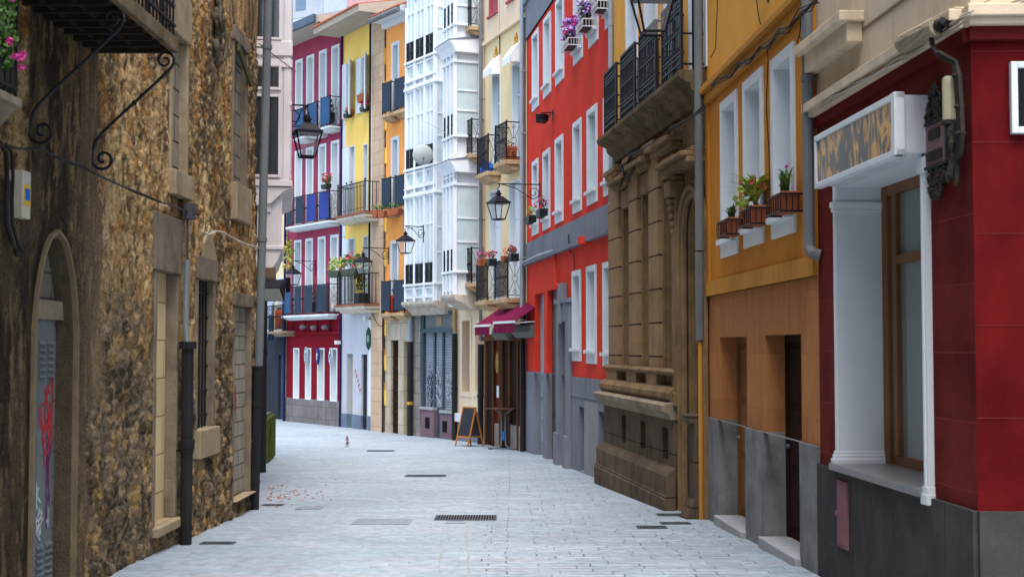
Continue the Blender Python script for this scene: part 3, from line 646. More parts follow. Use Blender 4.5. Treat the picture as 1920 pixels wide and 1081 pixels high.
# grey carved portal
c0,c1,cz0,cz1 = B.R(1050,1073.6,562,860); d0,d1,_,dz1 = B.R(1055,1068,603,860)
B.hole((d0,d1,0,dz1))
m = MB(); m.box(c0,d0,-.10,0,0,cz1-.1); m.box(d1,c1,-.10,0,0,cz1-.1); m.box(d0,d1,-.10,0,dz1,cz1-.1); m.box(c0-.05,c1+.05,-.14,0,cz1-.1,cz1)
m.box((c0+c1)/2-.22,(c0+c1)/2+.12,-.14,0,cz1,cz1+.34); m.box((c0+c1)/2-.13,(c0+c1)/2+.03,-.18,-.1,cz1-.55,cz1+.22)
for s_ in (c0,d1): m.box(s_-.03,s_+(d0-c0)+.03,-.16,0,0,gz+.75)
for k in (d0,d1-.006): m.box(k,k+.006,-.1,.2,0,dz1)
m.box(d0+.006,d1-.006,-.1,.2,dz1-.006,dz1)
B.part('carved_portal', m, GREYB, bevel=.004)
B.part('portal_door', MB().box(d0,d1,.2,.25,0,dz1), M('slate blue door', (.04,.043,.055), streak=.3))
# cellar openings
for t in ((1085.4,1095,761,881),(1122,1133.5,770,893)):
    r = B.R(*t,.03); B.hole((r[0],r[1],r[2],r[3])); B.part('cellar_door', MB().box(r[0],r[1],.2,.24,r[2]-.3,r[3]), M('dark grey door', (.05,.055,.065), streak=.3))
B.wall('red_wall', RED, 0, L, zbs, zgb0, depth=.3)
B.wall('red_upper_wall', RED, 0, L, zgb1, ztg, depth=.3)
B.wall('grey_band', GREYB, 0, L, zgb0, zgb1, proud=.03, holes=[])
B.wall('grey_base', GREYB, 0, L, 0, zbs, proud=.03, depth=.3)
B.wall('grey_frieze', GREYB, 0, L, ztg, H, proud=.04, holes=[])
B.part('grey_moulding', MB().box(0,L,-.10,0,ztg+.9,ztg+1.05), GREYB); B.part('grey_moulding', MB().box(0,L,-.14,0,zgb0-.06,zgb0+.02), GREYB)
u0=B.U(1096,.03); u1=B.U(1121,.03); B.part('cement_panel', MB().box(u0,u1,-.042,-.028,0,B.q(1096,750)[1]), M('pale cement', (.27,.275,.28), (.20,.20,.21), streak=.3))
B.part('base_moulding', MB().box(B.U(1074),L,-.05,0,B.q(1074,738)[1]-.03,B.q(1074,738)[1]), GREYB)
B.shell(RED, H, D=7)
m = MB(); zz = B.q(988,493)[1]; m.tube([(.02,-.12,zz),(B.U(1018),-.14,zz+.02),(B.U(1045),-.12,zz+.0)], .034, 8); B.part('gutter_pipe', m, LGRYP)
m = MB(); x = B.U(1047); m.tube([(x,-.12,zz),(x,-.07,zz-.1),(x+.1,-.06,zz-.75),(x+.42,-.05,zz-.85),(x+.45,-.05,zz-1.0)], .035, 6); B.part('red_pipe', m, RED)
B.pipe(.03,.05,B.q(990,600)[1],H,LGRYP,off=.14); B.pipe(.03,.07,.15,B.q(990,600)[1],BLKP,off=.12)
B.pipe(-.12,.045,B.q(988,600)[1],H,GRYP,off=.05); 
xq = B.U(1151,.05); B.pipe(xq,.04,B.q(1147,640)[1]+0,B.q(1147,400)[1],LGRYP,off=.05); B.pipe(B.U(1149,.06),.05,.1,B.q(1147,640)[1],BLKP,off=.06)
m = MB(); x0 = B.U(1066); m.box(B.U(1104),B.U(1104)+.3,-.22,0,B.q(1104,447)[1]-.12,B.q(1104,447)[1]+.02); B.part('wall_vent', m, RED)
B4 = B
# ---------------------------------------------------------------- cream house
B = Bld('cream_house', 'cream house with gilt triangles over white awnings and iron balconies', 'house', P5A, P4A)
H = 13.6; L = B.L
DD = [(924,939,141,312),(961.5,977,122,300),(920,941,360,566),(955.5,977.5,342,560),(917.6,936,-60,36),(953,970,-90,8)]
for i,t in enumerate(DD):
    r = B.R(*t)
    if i < 4: B.win(r, b=.03, depth=.16, mat=WHITEC, kind='panel' if i > 1 else 'sash', sill=False, name='balcony_door', pane=BGLASS)
    else: B.win(r, b=.02, depth=.12, mat=M('rose shutter paint', (.42,.10,.12), streak=.15), kind='panel', name='shutter_window')
zg0 = B.q(912,577)[1]
B.hole((.05,B.L-.25,0,zg0-.75+.0))
zmo = B.q(912,80)[1]
B.wall('cream_wall', CREAM, 0, L, zg0-.75, zmo, depth=.3)
B.wall('top_wall', CREAMB, 0, L, zmo, H, proud=.03)
B.part('moulding', MB().box(0,L,-.10,0,zmo-.1,zmo), CREAMB, bevel=.01)
B.wall('shop_wall', M('brick red shop front', (.20,.035,.02), (.13,.025,.018), streak=.3, brick=(.22,.075,.008,(.09,.05,.04,1),.5,.5)), 0, L, 0, zg0-.75, depth=.1, holes=[])
B.shell(CREAM, H, D=6)
B.part('wire_conduit', MB().tube([(B.U(938),-.02,B.q(938,130)[1]),(B.U(938),-.02,H)],.015,5), CABLE)
# balconies
for k,(fl,fr_,fs,yt,yb,o) in enumerate(((895,915,928.7,252,327,.36),(928.7,949.5,977,228,306,.40),(894,913.5,928,490,563,.36),(928,952,976,480,559,.40))):
    u0 = B.U(fl,o); u1 = B.U(fr_,o); zt = B.q(fl,yb+2,o)[1]
    B.balcony(u0,u1,o,zt,h=1.02,slab=.26,smat=M('buff balcony stone', (.50,.35,.20), (.36,.25,.15), streak=.5, scol=(.14,.11,.08,1)),bars=.075,sidepat='x')
# gilt triangles
for k,(xl,xr,yt,yb) in enumerate(((924.5,938,89,122),(960.5,978,62,99))):
    u0,z1 = B.q((xl+xr)/2,yt); ua,za = B.q(xl,yb); ub_,_ = B.q(xr,yb); m = MB(); random.seed(4+k)
    for i in range(46):
        t = random.random()**.7; w2 = (ub_-ua)/2*t; x = (ua+ub_)/2+random.uniform(-w2,w2); z = z1+(za-z1)*t
        m.ball((x,-.02,z+random.uniform(-.02,.02)), random.uniform(.02,.05), .02, random.uniform(.02,.05), 6, 4)
    B.part('gilt_ornament', m, M('gilt stucco', (.58,.30,.04), (.42,.2,.03), streak=0))
for k,(xl,xr,yt,yb) in enumerate(((924.5,938,118,147),(961.5,977,90,124))):
    o = .30; u0 = B.U(xl)-.02; u1 = B.U(xr)+.02; z0 = B.q(xl-18,yb,o)[1]; z1 = z0+.30
    m = MB(); m.prism([(0,z1+.30),(-o,z0+.2),(-o,z0),(-o+.015,z0),(-o+.015,z0+.19),(0,z1+.27)], u0, u1, axis='x')
    m.prism([(0,z1+.28),(-o,z0+.19),(-o,z0),(0,z0+.02)], u1-.01, u1, axis='x')
    B.part('window_awning', m, M('white awning canvas', (.78,.80,.82), (.7,.72,.75), streak=.05, bump=.05))
# ground floor: wooden posts, doors
m = MB(); zt = zg0-.80; gz = zg(B.W(L/2,0,0).y)-B.z0; DO = []
for x in (.30,.98,1.62,1.78,2.4,3.1): m.box(x,x+.13,-.09,-.003,.0,zt)
m.box(.1,L-.2,-.10,-.003,zt-.14,zt)
B.part('timber_post', m, M('brown shop timber', (.10,.042,.018), (.06,.026,.013), streak=.4), bevel=.006)
m = MB(); m.box(.43,.98,-.03,-.002,gz,zt-.14); m.box(1.91,2.4,-.03,-.002,gz,zt-.14); m.box(2.53,3.1,-.03,-.002,gz+.6,zt-.14); B.part('door', m, DWOOD)
m = MB(); m.box(.1,.29,-.06,-.002,gz-.2,gz+.85); m.box(1.12,1.61,-.06,-.002,gz-.2,gz+.62); m.box(2.54,3.3,-.07,-.002,gz-.2,gz+.66); B.part('stone_plinth', m, M('shop plinth stone', (.33,.30,.27), (.2,.18,.16), streak=.5), bevel=.01)
zz = B.q(950,735)[1]; m = MB(); m.box(1.3,1.5,-.05,0,zz-.16,zz+.16); B.part('menu_case', m, WHITEC)
zz = B.q(943,680)[1]; m = MB(); m.prism([(1.33+.14*math.cos(k*math.pi/6),zz+.3*math.sin(k*math.pi/6)) for k in range(12)], -.05, 0); B.part('oval_plaque', m, M('brass plaque', (.30,.20,.07), streak=.2))
# burgundy awnings with grey cassettes
AW = M('burgundy awning canvas', (.17,.010,.05), (.12,.008,.036), streak=.2, bump=.05)
for k,(xl,xr,yv0,yv1,yt) in enumerate(((891,928,613,628,592),(926.5,965,607,624,582))):
    o = .75; u0 = B.U(xl,o); u1 = u0+(1.35 if k == 0 else 1.7); z0 = B.q(xl,yv1,o)[1]; zv = B.q(xl,yv0,o)[1]; zt_ = zv+.55
    m = MB(); m.prism([(0,zt_),(-o,zv+.06),(-o,zv+.03),(0,zt_-.02)], u0, u1, axis='x')
    a = B.part('awning', m, AW)
    m = MB(); n = 22
    for i in range(n):
        x = u0+(u1-u0)*i/n; x2 = u0+(u1-u0)*(i+1)/n; d1 = .02*math.sin(i*1.1); d2 = .02*math.sin((i+1)*1.1)
        m.quad((x,-o-.01+d1,z0-.01*(i%2)),(x2,-o-.01+d2,z0),(x2,-o-.01,zv-.0),(x,-o-.01,zv-.0))
    B.part('valance', m, AW, a)
    B.part('front_bar', MB().box(u0,u1,-o-.03,-o+.02,zv,zv+.06), WHITEC, a)
    m = MB(); m.tube([(u0+.05,0,zt_-.5),(u0+.05,-o,zv)],.015,5); m.tube([(u1-.05,0,zt_-.5),(u1-.05,-o,zv)],.015,5); B.part('awning_arm', m, WHITEC, a)
    m = MB(); m.prism([(0,z0+.25),(-.30,z0+.2),(-.34,z0+.02),(-.22,z0-.12),(0,z0-.16)], u0+.15, u1-.05, axis='x'); B.part('awning_cassette', m, M('grey green cassette', (.12,.135,.125), streak=.2, rough=.5), a)
B.pipe(.03,.055,B.q(912,640)[1],H,GRYP,off=.12); B.pipe(.03,.09,.15,B.q(910,645)[1],BLKP,off=.12)
B5 = B
# ---------------------------------------------------------------- peach house with white timber bay
B = Bld('peach_house', 'narrow peach house with a white timber bay and stacked iron balconies', 'house', P6A, P5A)
H = 13.6; L = B.L; gz = zg(B.W(L/2,0,0).y)-B.z0
zgf = B.q(860,560)[1]
for t in ((865,885,593,742),(889,909,598,742)):
    r = B.R(*t); B.win(r, b=.13, depth=.3, mat=CREAMB, kind='sash', sill=False, fmat=M('salmon frame paint', (.62,.30,.20), streak=.2))
for t in ((893,905,-40,60),(893,905,118,300),(893,905,360,540)):
    r = B.R(*t); B.win(r, b=.08, depth=.25, mat=M('peach reveal paint', (.70,.40,.27), streak=.1), kind='panel', sill=False, name='balcony_door')
B.wall('peach_wall', PEACH, 0, L, zgf, H, depth=.3)
B.wall('ground_wall', CREAMB, 0, L, gz+.55, zgf, depth=.3)
B.wall('base_wall', GREYB, 0, L, 0, gz+.55, proud=.03, holes=[])
B.part('shop_sill', MB().box(0,L,-.12,0,gz+.55,gz+.80), WHITEC, bevel=.01)
B.shell(PEACH, H, D=6)
def timber_bay(B, ua, ub, off, z0, z1, floors, ncol, nside, name='timber_bay', panels=True, corb=True, green=True, mat=None, lowbalc=True):
    """glazed bay: floors = list of (z_bottom, z_top) of the glazing"""
    mat = mat or GALW; root = MB(); y = -off; T = .06
    hx = []; root.box(ua+T,ub-T,y+T,0,z0,z1)        # core carcass set back behind posts
    m = MB()
    # posts front and side
    wcol = (ub-ua)/ncol; ws = off/nside if nside else 0
    for i in range(ncol+1):
        x = ua+wcol*i; e = .055 if 0 < i < ncol else .09
        m.box(max(ua,x-e),min(ub,x+e),y-.035,y+T,z0,z1)
    for j in range(nside+1):
        yy = y+ws*j; e = .05
        m.box(ub-T,ub+.035,max(y+.06,yy-e),min(-.001,yy+e),z0,z1); m.box(ua-.035,ua+T,max(y+.06,yy-e),min(-.001,yy+e),z0,z1)
    bay = B.part(name, root, mat); B.part('posts', m, mat, bay, bevel=.008)
    GL = M('pale reflecting glass', (.46,.58,.63), (.60,.68,.72), streak=0, rough=.2, spec=.8, bump=.02, nscale=3)
    GP = M('pale green pane', (.42,.60,.55), (.5,.62,.6), streak=0, rough=.3)
    for (a,b) in floors:
        m = MB(); m.box(ua-.05,ub+.05,y-.06,0,a-.07,a); B.part('sill_rail', m, mat, bay, bevel=.01)
        m = MB(); m.box(ua-.05,ub+.05,y-.06,0,b,b+.08); m.box(ua-.03,ub+.03,y-.045,y,b+.08,b+.12); B.part('head_rail', m, mat, bay, bevel=.01)
        B.part('moulding', MB().box(ua-.03,ub+.03,y-.045,y,b+.26,b+.30), mat, bay)
        for i in range(ncol):
            g = MB(); r = MB(); gp = MB(); tr = MB()
            x0 = ua+wcol*i+.07; x1 = ua+wcol*(i+1)-.07; md = (x0+x1)/2
            g.box(x0,x1,y+T-.02,y+T-.012,a,b)
            tr.box(md-.022,md+.022,y,y+T-.02,a,b); tr.box(x0+.03,md-.022,y+.01,y+T-.02,a+(b-a)*.66,a+(b-a)*.66+.05); tr.box(md+.022,x1-.03,y+.01,y+T-.02,a+(b-a)*.66,a+(b-a)*.66+.05)
            tr.box(x0,x0+.03,y,y+T-.02,a,b); tr.box(x1-.03,x1,y,y+T-.02,a,b); tr.box(x0+.03,md-.022,y,y+T-.02,b-.05,b); tr.box(md+.022,x1-.03,y,y+T-.02,b-.05,b)
            wo = B.part('window', tr, mat); B.part('pane', g, GL, wo)
            if lowbalc:
                for (p0,p1) in ((x0+.03,md-.04),(md+.04,x1-.03)):
                    n = 4
                    for k in range(n+1): xx = p0+(p1-p0)*k/n; r.box(xx-.011,xx+.012,y-.03,y-.015,a,a+.62)
                for zz in (.03,.3,.58): r.box(x0,x1,y-.032,y-.012,a+zz,a+zz+.03)
                B.part('window_guard', r, IRON, wo)
            zz1 = a-.12; zz0 = max(z0+.1, a-.62)
            if zz1-zz0 > .2:
                tr = MB()
                tr.box(x0,x1,y-.015,y+T,zz0,zz0+.05); tr.box(x0,x1,y-.015,y+T,zz1-.05,zz1); tr.box(x0,x0+.05,y-.015,y+T,zz0+.05,zz1-.05); tr.box(x1-.05,x1,y-.015,y+T,zz0+.05,zz1-.05)
                pn = B.part('panel', tr, mat)
                if green: gp.box(x0+.14,x1-.14,y+T-.012,y+T-.002,zz0+.12,zz1-.12); B.part('green_pane', gp, GP, pn)
        for j in range(nside):
            g = MB(); tr = MB(); tr.box(ub+.004,ub+.02,y+ws*j+.05,y+ws*j+.065,a,b)
            y0 = y+ws*j+.06; y1 = y+ws*(j+1)-.06
            g.box(ub-.012,ub+.004,y0,y1,a,b)
            for zz in (.62,.34): tr.box(ub+.004,ub+.03,y0,y1,a+(b-a)*zz-.025,a+(b-a)*zz+.025)
            wo = B.part('side_window', tr, mat); B.part('pane', g, GL, wo)
    if corb:
        m = MB(); m.prism([(0,z0-.42),(y*.35,z0-.42),(y*.75,z0-.22),(y-.05,z0-.14),(y-.09,z0-.08),(y-.09,z0),(0,z0)], ua-.09, ub+.07, axis='x')
        B.part('corbel', m, M('stained corbel stone', (.52,.47,.40), (.38,.34,.28), streak=.6, scol=(.14,.11,.08,1)), bay, bevel=.01)
    return bay
off = .75
ua = B.U(831,off); ub_ = B.U(852,off)
def zz_(y): return B.q(840,y,off)[1]
bay = timber_bay(B, ua, ub_, off, zz_(553), zz_(-60), [(zz_(509),zz_(352)),(zz_(258),zz_(125)),(zz_(52),zz_(-45))], 3, 1, green=False)
for yy in (309,88):
    z = zz_(yy); m = MB(); m.prism([(0,z-.30),(-off-.02,z-.30),(-off-.10,z-.12),(-off-.22,z),(-off-.22,z+.04),(-off,z+.14),(0,z+.14)], ua-.2, ub_+.16, axis='x'); B.part('bay_cornice', m, GALW, bay, bevel=.012)
for yy in (309,88): z = zz_(yy); m = MB(); m.prism([(0,z+.24),(-off-.24,z+.05),(-off-.24,z+.04),(0,z+.14)], ua-.22, ub_+.18, axis='x'); B.part('lead_flashing', m, M('lead flashing', (.16,.20,.25), streak=.3, rough=.5), bay)
for k,(fl,fr_,yb) in enumerate(((864,882,62),(866,884,296),(866,884,533))):
    o = .36; u0 = B.U(fl,o); u1 = B.U(fr_,o); zt = B.q(fl,yb,o)[1]
    B.balcony(u0,min(u1,L+.3),o,zt,h=1.02,slab=.24,smat=_mats['buff balcony stone'],bars=.075,sidepat='x')
B.pipe(.05,.06,B.q(855,625)[1],B.q(855,560)[1],M('ochre pipe paint', (.42,.30,.13), (.3,.2,.09)),off=.1); B.pipe(.05,.085,.15,B.q(855,625)[1],BLKP,off=.1)
B6 = B
# ---------------------------------------------------------------- white gallery house
B = Bld('gallery_house', 'white house whose upper floors are a glazed timber gallery above a shuttered shop', 'house', P7A, P6A)
H = 14.5; L = B.L; gz = zg(B.W(L/2,0,0).y)-B.z0
zg1 = B.q(790,578)[1]
r = B.R(788,850,584,822); sh = (r[0],min(r[1],L-.12),gz-.1,r[3]); B.hole(sh)
B.wall('ground_wall', M('worn grey stone', (.30,.28,.26), (.2,.18,.17), streak=.6, brick=(.5,.4,.01,(.12,.10,.09,1),.5,.5)), 0, L, 0, zg1, depth=.22)
B.wall('upper_wall', GALW, 0, L, zg1, H, depth=.2, holes=[])
B.shell(GALW, H, D=6)
u0,u1,z0,z1 = sh; ztr = B.q(790,620)[1]; TE = M('teal shop paint', (.045,.085,.115), (.03,.06,.085), streak=.3, rough=.5)
m = MB(); m.box(u0,u0+.12,.05,.2,z0,z1); m.box(u1-.08,u1,.05,.2,z0,z1); m.box(u0+.12,u1-.08,-.02,.2,ztr-.06,ztr+.06)
for f in (.36,.62): x = u0+(u1-u0)*f; m.box(x-.05,x+.05,.08,.2,gz+.9 if f < .5 else gz+.9,ztr-.06)
m.box(u0,u1,-.03,.2,z1-.07,z1); B.part('shop_frame', m, TE, bevel=.006)
B.part('transom_panel', MB().box(u0+.12,u1-.08,.12,.16,ztr+.06,z1-.07), M('grey transom', (.20,.22,.24), (.15,.16,.18), streak=.2))
B.part('sign_board', MB().box(u0+.9,u0+1.25,.10,.12,ztr+.14,z1-.16), M('faded ochre board', (.38,.31,.20), streak=.4))
ms = MB(); zz = gz+.25
while zz < ztr-.1: ms.prism([(.16,zz),(.135,zz+.02),(.135,zz+.06),(.16,zz+.08)], u0+.12, u1-.08, axis='x'); zz += .08
sh_ = M('graffitied roller slats', (.26,.29,.34), (.20,.22,.27), streak=.0, rough=.5)
so_ = B.part('roller_shutter', ms, sh_)
# graffiti as soft paint bands on the slats
random.seed(11); gm = MB(); gd = MB()
for i in range(26):
    x = u0+.2+(u1-u0-.4)*random.random(); h_ = random.uniform(.5,1.3); zb_ = gz+.95+random.random()*.2
    pts = [(x+.08*math.sin(t*2.2+i), .128, zb_+h_*t/8) for t in range(9)]
    (gm if i%3 else gd).tube(pts, random.uniform(.012,.03), 4)
B.part('white_graffiti', gm, M('lilac white spray', (.36,.38,.46), streak=0), so_); B.part('dark_graffiti', gd, M('dark spray', (.05,.07,.10), streak=0), so_)
MV = M('mauve stall riser', (.20,.13,.16), (.15,.10,.12), streak=.3)
m = MB(); ax = u0+(u1-u0)*.42; bx = u0+(u1-u0)*.60
m.box(u0,ax,.02,.2,gz-.3,gz+.86); m.box(bx,u1,.02,.2,gz-.3,gz+.80); B.part('stall_riser', m, MV, bevel=.01)
m = MB(); m.box(u0-.02,ax,-.02,.2,gz+.86,gz+.94); m.box(bx,u1,-.02,.2,gz+.80,gz+.88); B.part('stall_cap', m, M('pale cap', (.36,.37,.38), streak=.3))
m = MB(); m.box(u0+.35,u0+.62,.0,.021,gz+.28,gz+.62); m.box(bx+.18,bx+.45,.0,.021,gz+.22,gz+.56); B.part('vent_grille', m, M('black vent', (.01,.01,.012), streak=0))
B.part('shop_door', MB().box(ax,bx,.13,.17,gz-.1,gz+.95), TE)
off = .45; ua = B.U(759,off); ub_ = B.U(815,off)
def zz_(y): return B.q(765,y,off)[1]
timber_bay(B, ua, ub_, off, zz_(566), H-.6, [(zz_(533),zz_(372)),(zz_(318),zz_(172)),(zz_(118),zz_(-15)),(zz_(-60),zz_(-160))], 3, 1, green=True)
ugal = (ua+ub_)/2
B.pipe(.12,.075,B.q(777,640)[1],B.q(777,580)[1],LGRYP,off=.12); B.pipe(.12,.095,.15,B.q(777,640)[1],BLKP,off=.12)
B.part('yellow_tape', MB().tube([(.12,-.12,gz+.98),(.12,-.12,gz+1.08)],.1,8), M('yellow tape', (.5,.32,.03), streak=0))
B7 = B
# ---------------------------------------------------------------- bright orange house
def eave(B, x0, x1, z, over, rise=.45, slab=.16, tiles=True, gutter=False, back=2.5, dent=False, fas=None):
    m = MB(); sl = rise/over
    m.prism([(.0,z),(-over,z-.0),(-over,z+slab),(back,z+slab+sl*(over+back)*.8),(back,z)], x0, x1, axis='x')
    rf = B.part('roof', m, fas or SOFF)
    if tiles:
        t = MB(); n = int((x1-x0)/.11)
        for i in range(n):
            x = x0+.055+(x1-x0)*i/n; zz = z+slab; s3 = sl*.8
            t.tube([(x,-over-.07,zz+.015-.05*sl),(x,back,zz+.03+s3*(over+back))], .048 if i%2 else .036, 6)
        B.part('roof_tiles', t, TILE, rf)
    if gutter: B.part('gutter', MB().tube([(x0,-over-.06,z+.03),(x1,-over-.06,z+.03)], .09, 8), GRYP, rf)
    if dent:
        k = x0
        while k < x1-.1: B_ = MB().box(k,k+.11,-over+.05,0,z-.10,z); B.part('rafter_end', B_, WHITEC, rf); k += .28
    return rf
B = Bld('orange_house', 'narrow bright orange house with pale stone ground floor and stacked iron balconies', 'house', P8A, P7A)
L = B.L; H = B.q(722,46)[1]; zgf = B.q(722,592)[1]; gz = zg(B.W(L/2,0,0).y)-B.z0
zf = [B.q(722,y)[1] for y in (222,398,588)]
for z in zf[:2]+[]:
    B.win((B.U(732.5),B.U(747.5),z,z+2.45), b=.10, depth=.2, mat=WHITE, kind='panel', sill=False, name='balcony_door', bb=.02)
B.win((B.U(732.5),B.U(747.5),zf[2],zf[2]+2.4), b=.10, depth=.2, mat=WHITE, kind='panel', sill=False, name='balcony_door', bb=.02)
gd = B.R(733,747,638,800); B.hole((gd[0],gd[1],0,gd[3])); g2 = B.R(757,766,640,805); B.hole((g2[0],min(g2[1],L-.1),0,g2[3]))
B.wall('orange_wall', PEACHO, 0, L, zgf, H, depth=.25)
B.wall('stone_wall', M('pale ashlar', (.52,.46,.36), (.40,.34,.26), streak=.4, scol=(.2,.16,.13,1), brick=(.7,.55,.01,(.25,.2,.15,1),.4,.5)), 0, L, 0, zgf, depth=.3)
B.shell(PEACHO, H, D=6)
m = MB(); m.box(gd[0],gd[1],.1,.14,0,gd[3])
for k in range(7): z = gz+.3+k*.36; m.box(gd[0],gd[1],.07,.1,z,z+.05)
for k in range(5): x = gd[0]+(gd[1]-gd[0])*(k+.5)/5; m.box(x-.012,x+.012,.065,.1,gz,gd[3])
B.part('barred_door', m, M('brown black grille', (.04,.025,.02), streak=.2))
B.part('door', MB().box(g2[0],L-.1,.25,.29,0,g2[3]), M('buff door', (.30,.25,.17), streak=.4))
eave(B, -.1, L+.15, H-.02, .55, rise=.25, gutter=True, dent=False, fas=WHITEC)
B.part('eave_moulding', MB().box(0,L,-.2,0,H-.22,H-.02), WHITEC, bevel=.02)
for k,z in enumerate(zf):
    for (fl,fr_) in ((715.5,731),(739.5,758)):
        o = .35; u0 = B.U(fl,o); u1 = B.U(fr_,o)
        B.balcony(u0,u1,o,z,h=1.05,slab=.24,smat=_mats['buff balcony stone'],bars=.1,sidepat='bars',sheets=[(.02,.98,NAVY)])
for i in range(9):
    z = gz+.9+i*1.15
    if z < H-.5: B.part('quoin_stone', MB().box(.0,.12,-.03,.004,z,z+.5), YEL if i%1 == 0 else YEL)
B.pipe(-.0,.03,.1,zgf+.3,CABLE,off=.08,name='cable_run',rings=False)
B8 = B
# ---------------------------------------------------------------- yellow house
B = Bld('yellow_house', 'yellow house with white shutters above a pale limewashed ground floor', 'house', P9A, P8A)
L = B.L; H = B.q(642,70)[1]; zgf = B.q(641,586)[1]; gz = zg(B.W(L/2,0,0).y)-B.z0; uq = B.U(697)
for (xl,xr,yt,yb) in ((652,661.5,119,221),(679.5,690.5,108,211)):
    r = B.R(xl,xr,yt,yb); B.win(r, b=.03, depth=.2, mat=WHITE, kind='sash'); sh = MB(); w2 = .42
    for x0_,x1_ in ((r[0]-w2,r[0]-.01),):
        sh.box(x0_,x1_,-.06,-.02,r[2],r[3])
        for k in range(26): z = r[2]+.06+(r[3]-r[2]-.1)*k/26; sh.box(x0_+.04,x1_-.04,-.068,-.06,z,z+.03)
    B.part('shutter', sh, WHITEC)
    T_ = Matrix.Translation((r[1]+.01,-.02,0)) @ Matrix.Rotation(R(-36),4,'Z'); sh = MB(); sh.box(0,.46,-.04,0,r[2],r[3],T_); B.part('open_shutter', sh, WHITEC)
rows = [(275,405),(447,571)]
for (yt,yb) in rows:
    r = B.R(656,666,yt,yb); B.win(r, b=.03, depth=.2, mat=WHITE, kind='sash', sill=False, name='balcony_door')
    B.part('shutter', MB().box(r[0]-.55,r[0]-.01,-.05,-.01,r[2]+.02,r[3]).box(r[0]-.5,r[0]-.06,-.06,-.05,r[2]+.2,r[3]-.1), WHITEC)
    r = B.R(682,690.5,yt-4,yb-6); B.win(r, b=.03, depth=.2, mat=WHITE, kind='sash', sill=False, name='balcony_door')
d1 = B.R(650.5,661.5,663,775); B.hole((d1[0],d1[1],0,d1[3])); d2 = B.R(677.5,688.5,664,804); B.hole((d2[0],d2[1],0,d2[3]))
B.part('beige_door', MB().box(d1[0],d1[1],.2,.25,0,d1[3]), M('beige door', (.46,.40,.28), (.36,.30,.2), streak=.3))
B.part('door', MB().box(d2[0],d2[1],.08,.13,0,d2[3]), M('charcoal door', (.03,.032,.038), (.02,.02,.024), streak=.3))
zb = B.q(641,774)[1]
B.wall('yellow_wall', YEL, 0, uq, zgf, H, depth=.25)
B.wall('limewashed_wall', LIME, 0, uq, zb, zgf, depth=.25)
B.wall('blue_base', BLUEB, 0, uq, 0, zb, depth=.25, proud=.012)
B.wall('stone_strip', QUOIN, uq, L-.12, 0, H, proud=.03, holes=[])
B.part('white_strip', MB().box(uq-.22,uq,-.02,.003,zb,H), WHITEC)
for i in range(11):
    z = gz+1.1+i*1.12; B.part('ochre_quoin', MB().box(L-.12,L,-.02,0,z,z+.55), M('ochre quoin', (.62,.30,.04), (.5,.24,.04), streak=.2))
m = MB()
for i in range(10): z = zgf+.3+i*.8; m.box(0,.18+.10*(i%2),-.02,.003,z,z+.78)
B.part('left_quoin', m, WHITEC)
B.shell(YEL, H, D=6)
eave(B, -.25, L+.1, H, 1.05, rise=.30, slab=.22)
for k,y in enumerate((407,572)):
    o = .55; u0 = B.U(632,o); u1 = B.U(683,o); zt = B.q(632,y,o)[1]
    b = B.balcony(u0,u1,o,zt-.06,h=1.1,slab=.24,smat=M('cream balcony slab', (.60,.55,.45), (.46,.42,.34), streak=.4),bars=.12,bt=.02,sidepat='bars',deco=False)
    B.part('tile_edge', MB().box(u0-.08,u1+.08,-o-.1,0,zt-.06,zt+.0), M('terracotta edge tiles', (.34,.13,.08), streak=.3, brick=(.2,1,.01,(.15,.06,.04,1),.4,0)), b)
    for x in (u0,(u0+u1)*.4,(u0+u1)*.5,u1): B.part('finial', MB().ball((x,-o,zt+1.1),.035), IRON, b)
m = MB(); m.tube([(B.U(694),-.05,zgf),(B.U(694),-.05,H)],.035,6); B.part('conduit', m, CABLE)
gm = MB(); uu,zz = B.q(669,715); 
for i in range(5): gm.tube([(uu+.1*i-.1+.05*math.sin(t*1.7+i), -.006-.001*i, zz+.35-.16*i+.07*math.cos(t*2.1)) for t in range(6)], .012, 4)
B.part('pink_graffiti', gm, M('pink spray', (.62,.10,.18), streak=0))
B9 = B
# ---------------------------------------------------------------- raspberry house
B = Bld('raspberry_house', 'raspberry house with white framed windows over a crimson shop with four white panels', 'house', P10A, P9A)
L = B.L; H = B.q(589,70.8)[1]; zgf = B.q(545,592)[1]; gz = zg(B.W(L/2,0,0).y)-B.z0
cols = [(551,564.5),(572,586),(595.5,610),(619,634)]
for (yt,yb) in ((100,0),(263,0),(448,0)): pass
ztops = [B.q(619,y)[1] for y in (89,266,441)]; zbots = [B.q(619,y)[1] for y in (236,408,582)]
for (xl,xr) in cols:
    u0 = B.U(xl); u1 = B.U(xr)
    for zt,zb in zip(ztops,zbots): B.win((u0,u1,zb-.05,zt), b=.09, depth=.22, mat=WHITEC, kind='panel', sill=False, name='balcony_door', bb=.02)
zs0 = B.q(633,751)[1]; zs1 = B.q(541+8,652)[1]
for (xl,xr) in ((551,561.6),(573.5,584),(596,609),(620,633)):
    u0 = B.U(xl); u1 = B.U(xr); B.win((u0,u1,zs0-.03,B.q(xl,652)[1]), b=.05, depth=.25, mat=WHITEC, kind='panel', sill=False, name='shop_window')
B.wall('raspberry_wall', PURP, 0, L, zgf, H, depth=.25)
B.wall('crimson_wall', DKRED, 0, L, zs0, zgf, depth=.28)
B.wall('stone_base', M('grey granite base', (.22,.21,.21), (.14,.125,.12), streak=.4, brick=(.55,.45,.01,(.10,.09,.09,1),.4,.5)), 0, L, 0, zs0, proud=.02, holes=[])
B.shell(PURP, H, D=6)
zm = B.q(545,627)[1]; B.part('shop_cornice', MB().box(0,L,-.10,0,zm,zm+.08), DKRED)
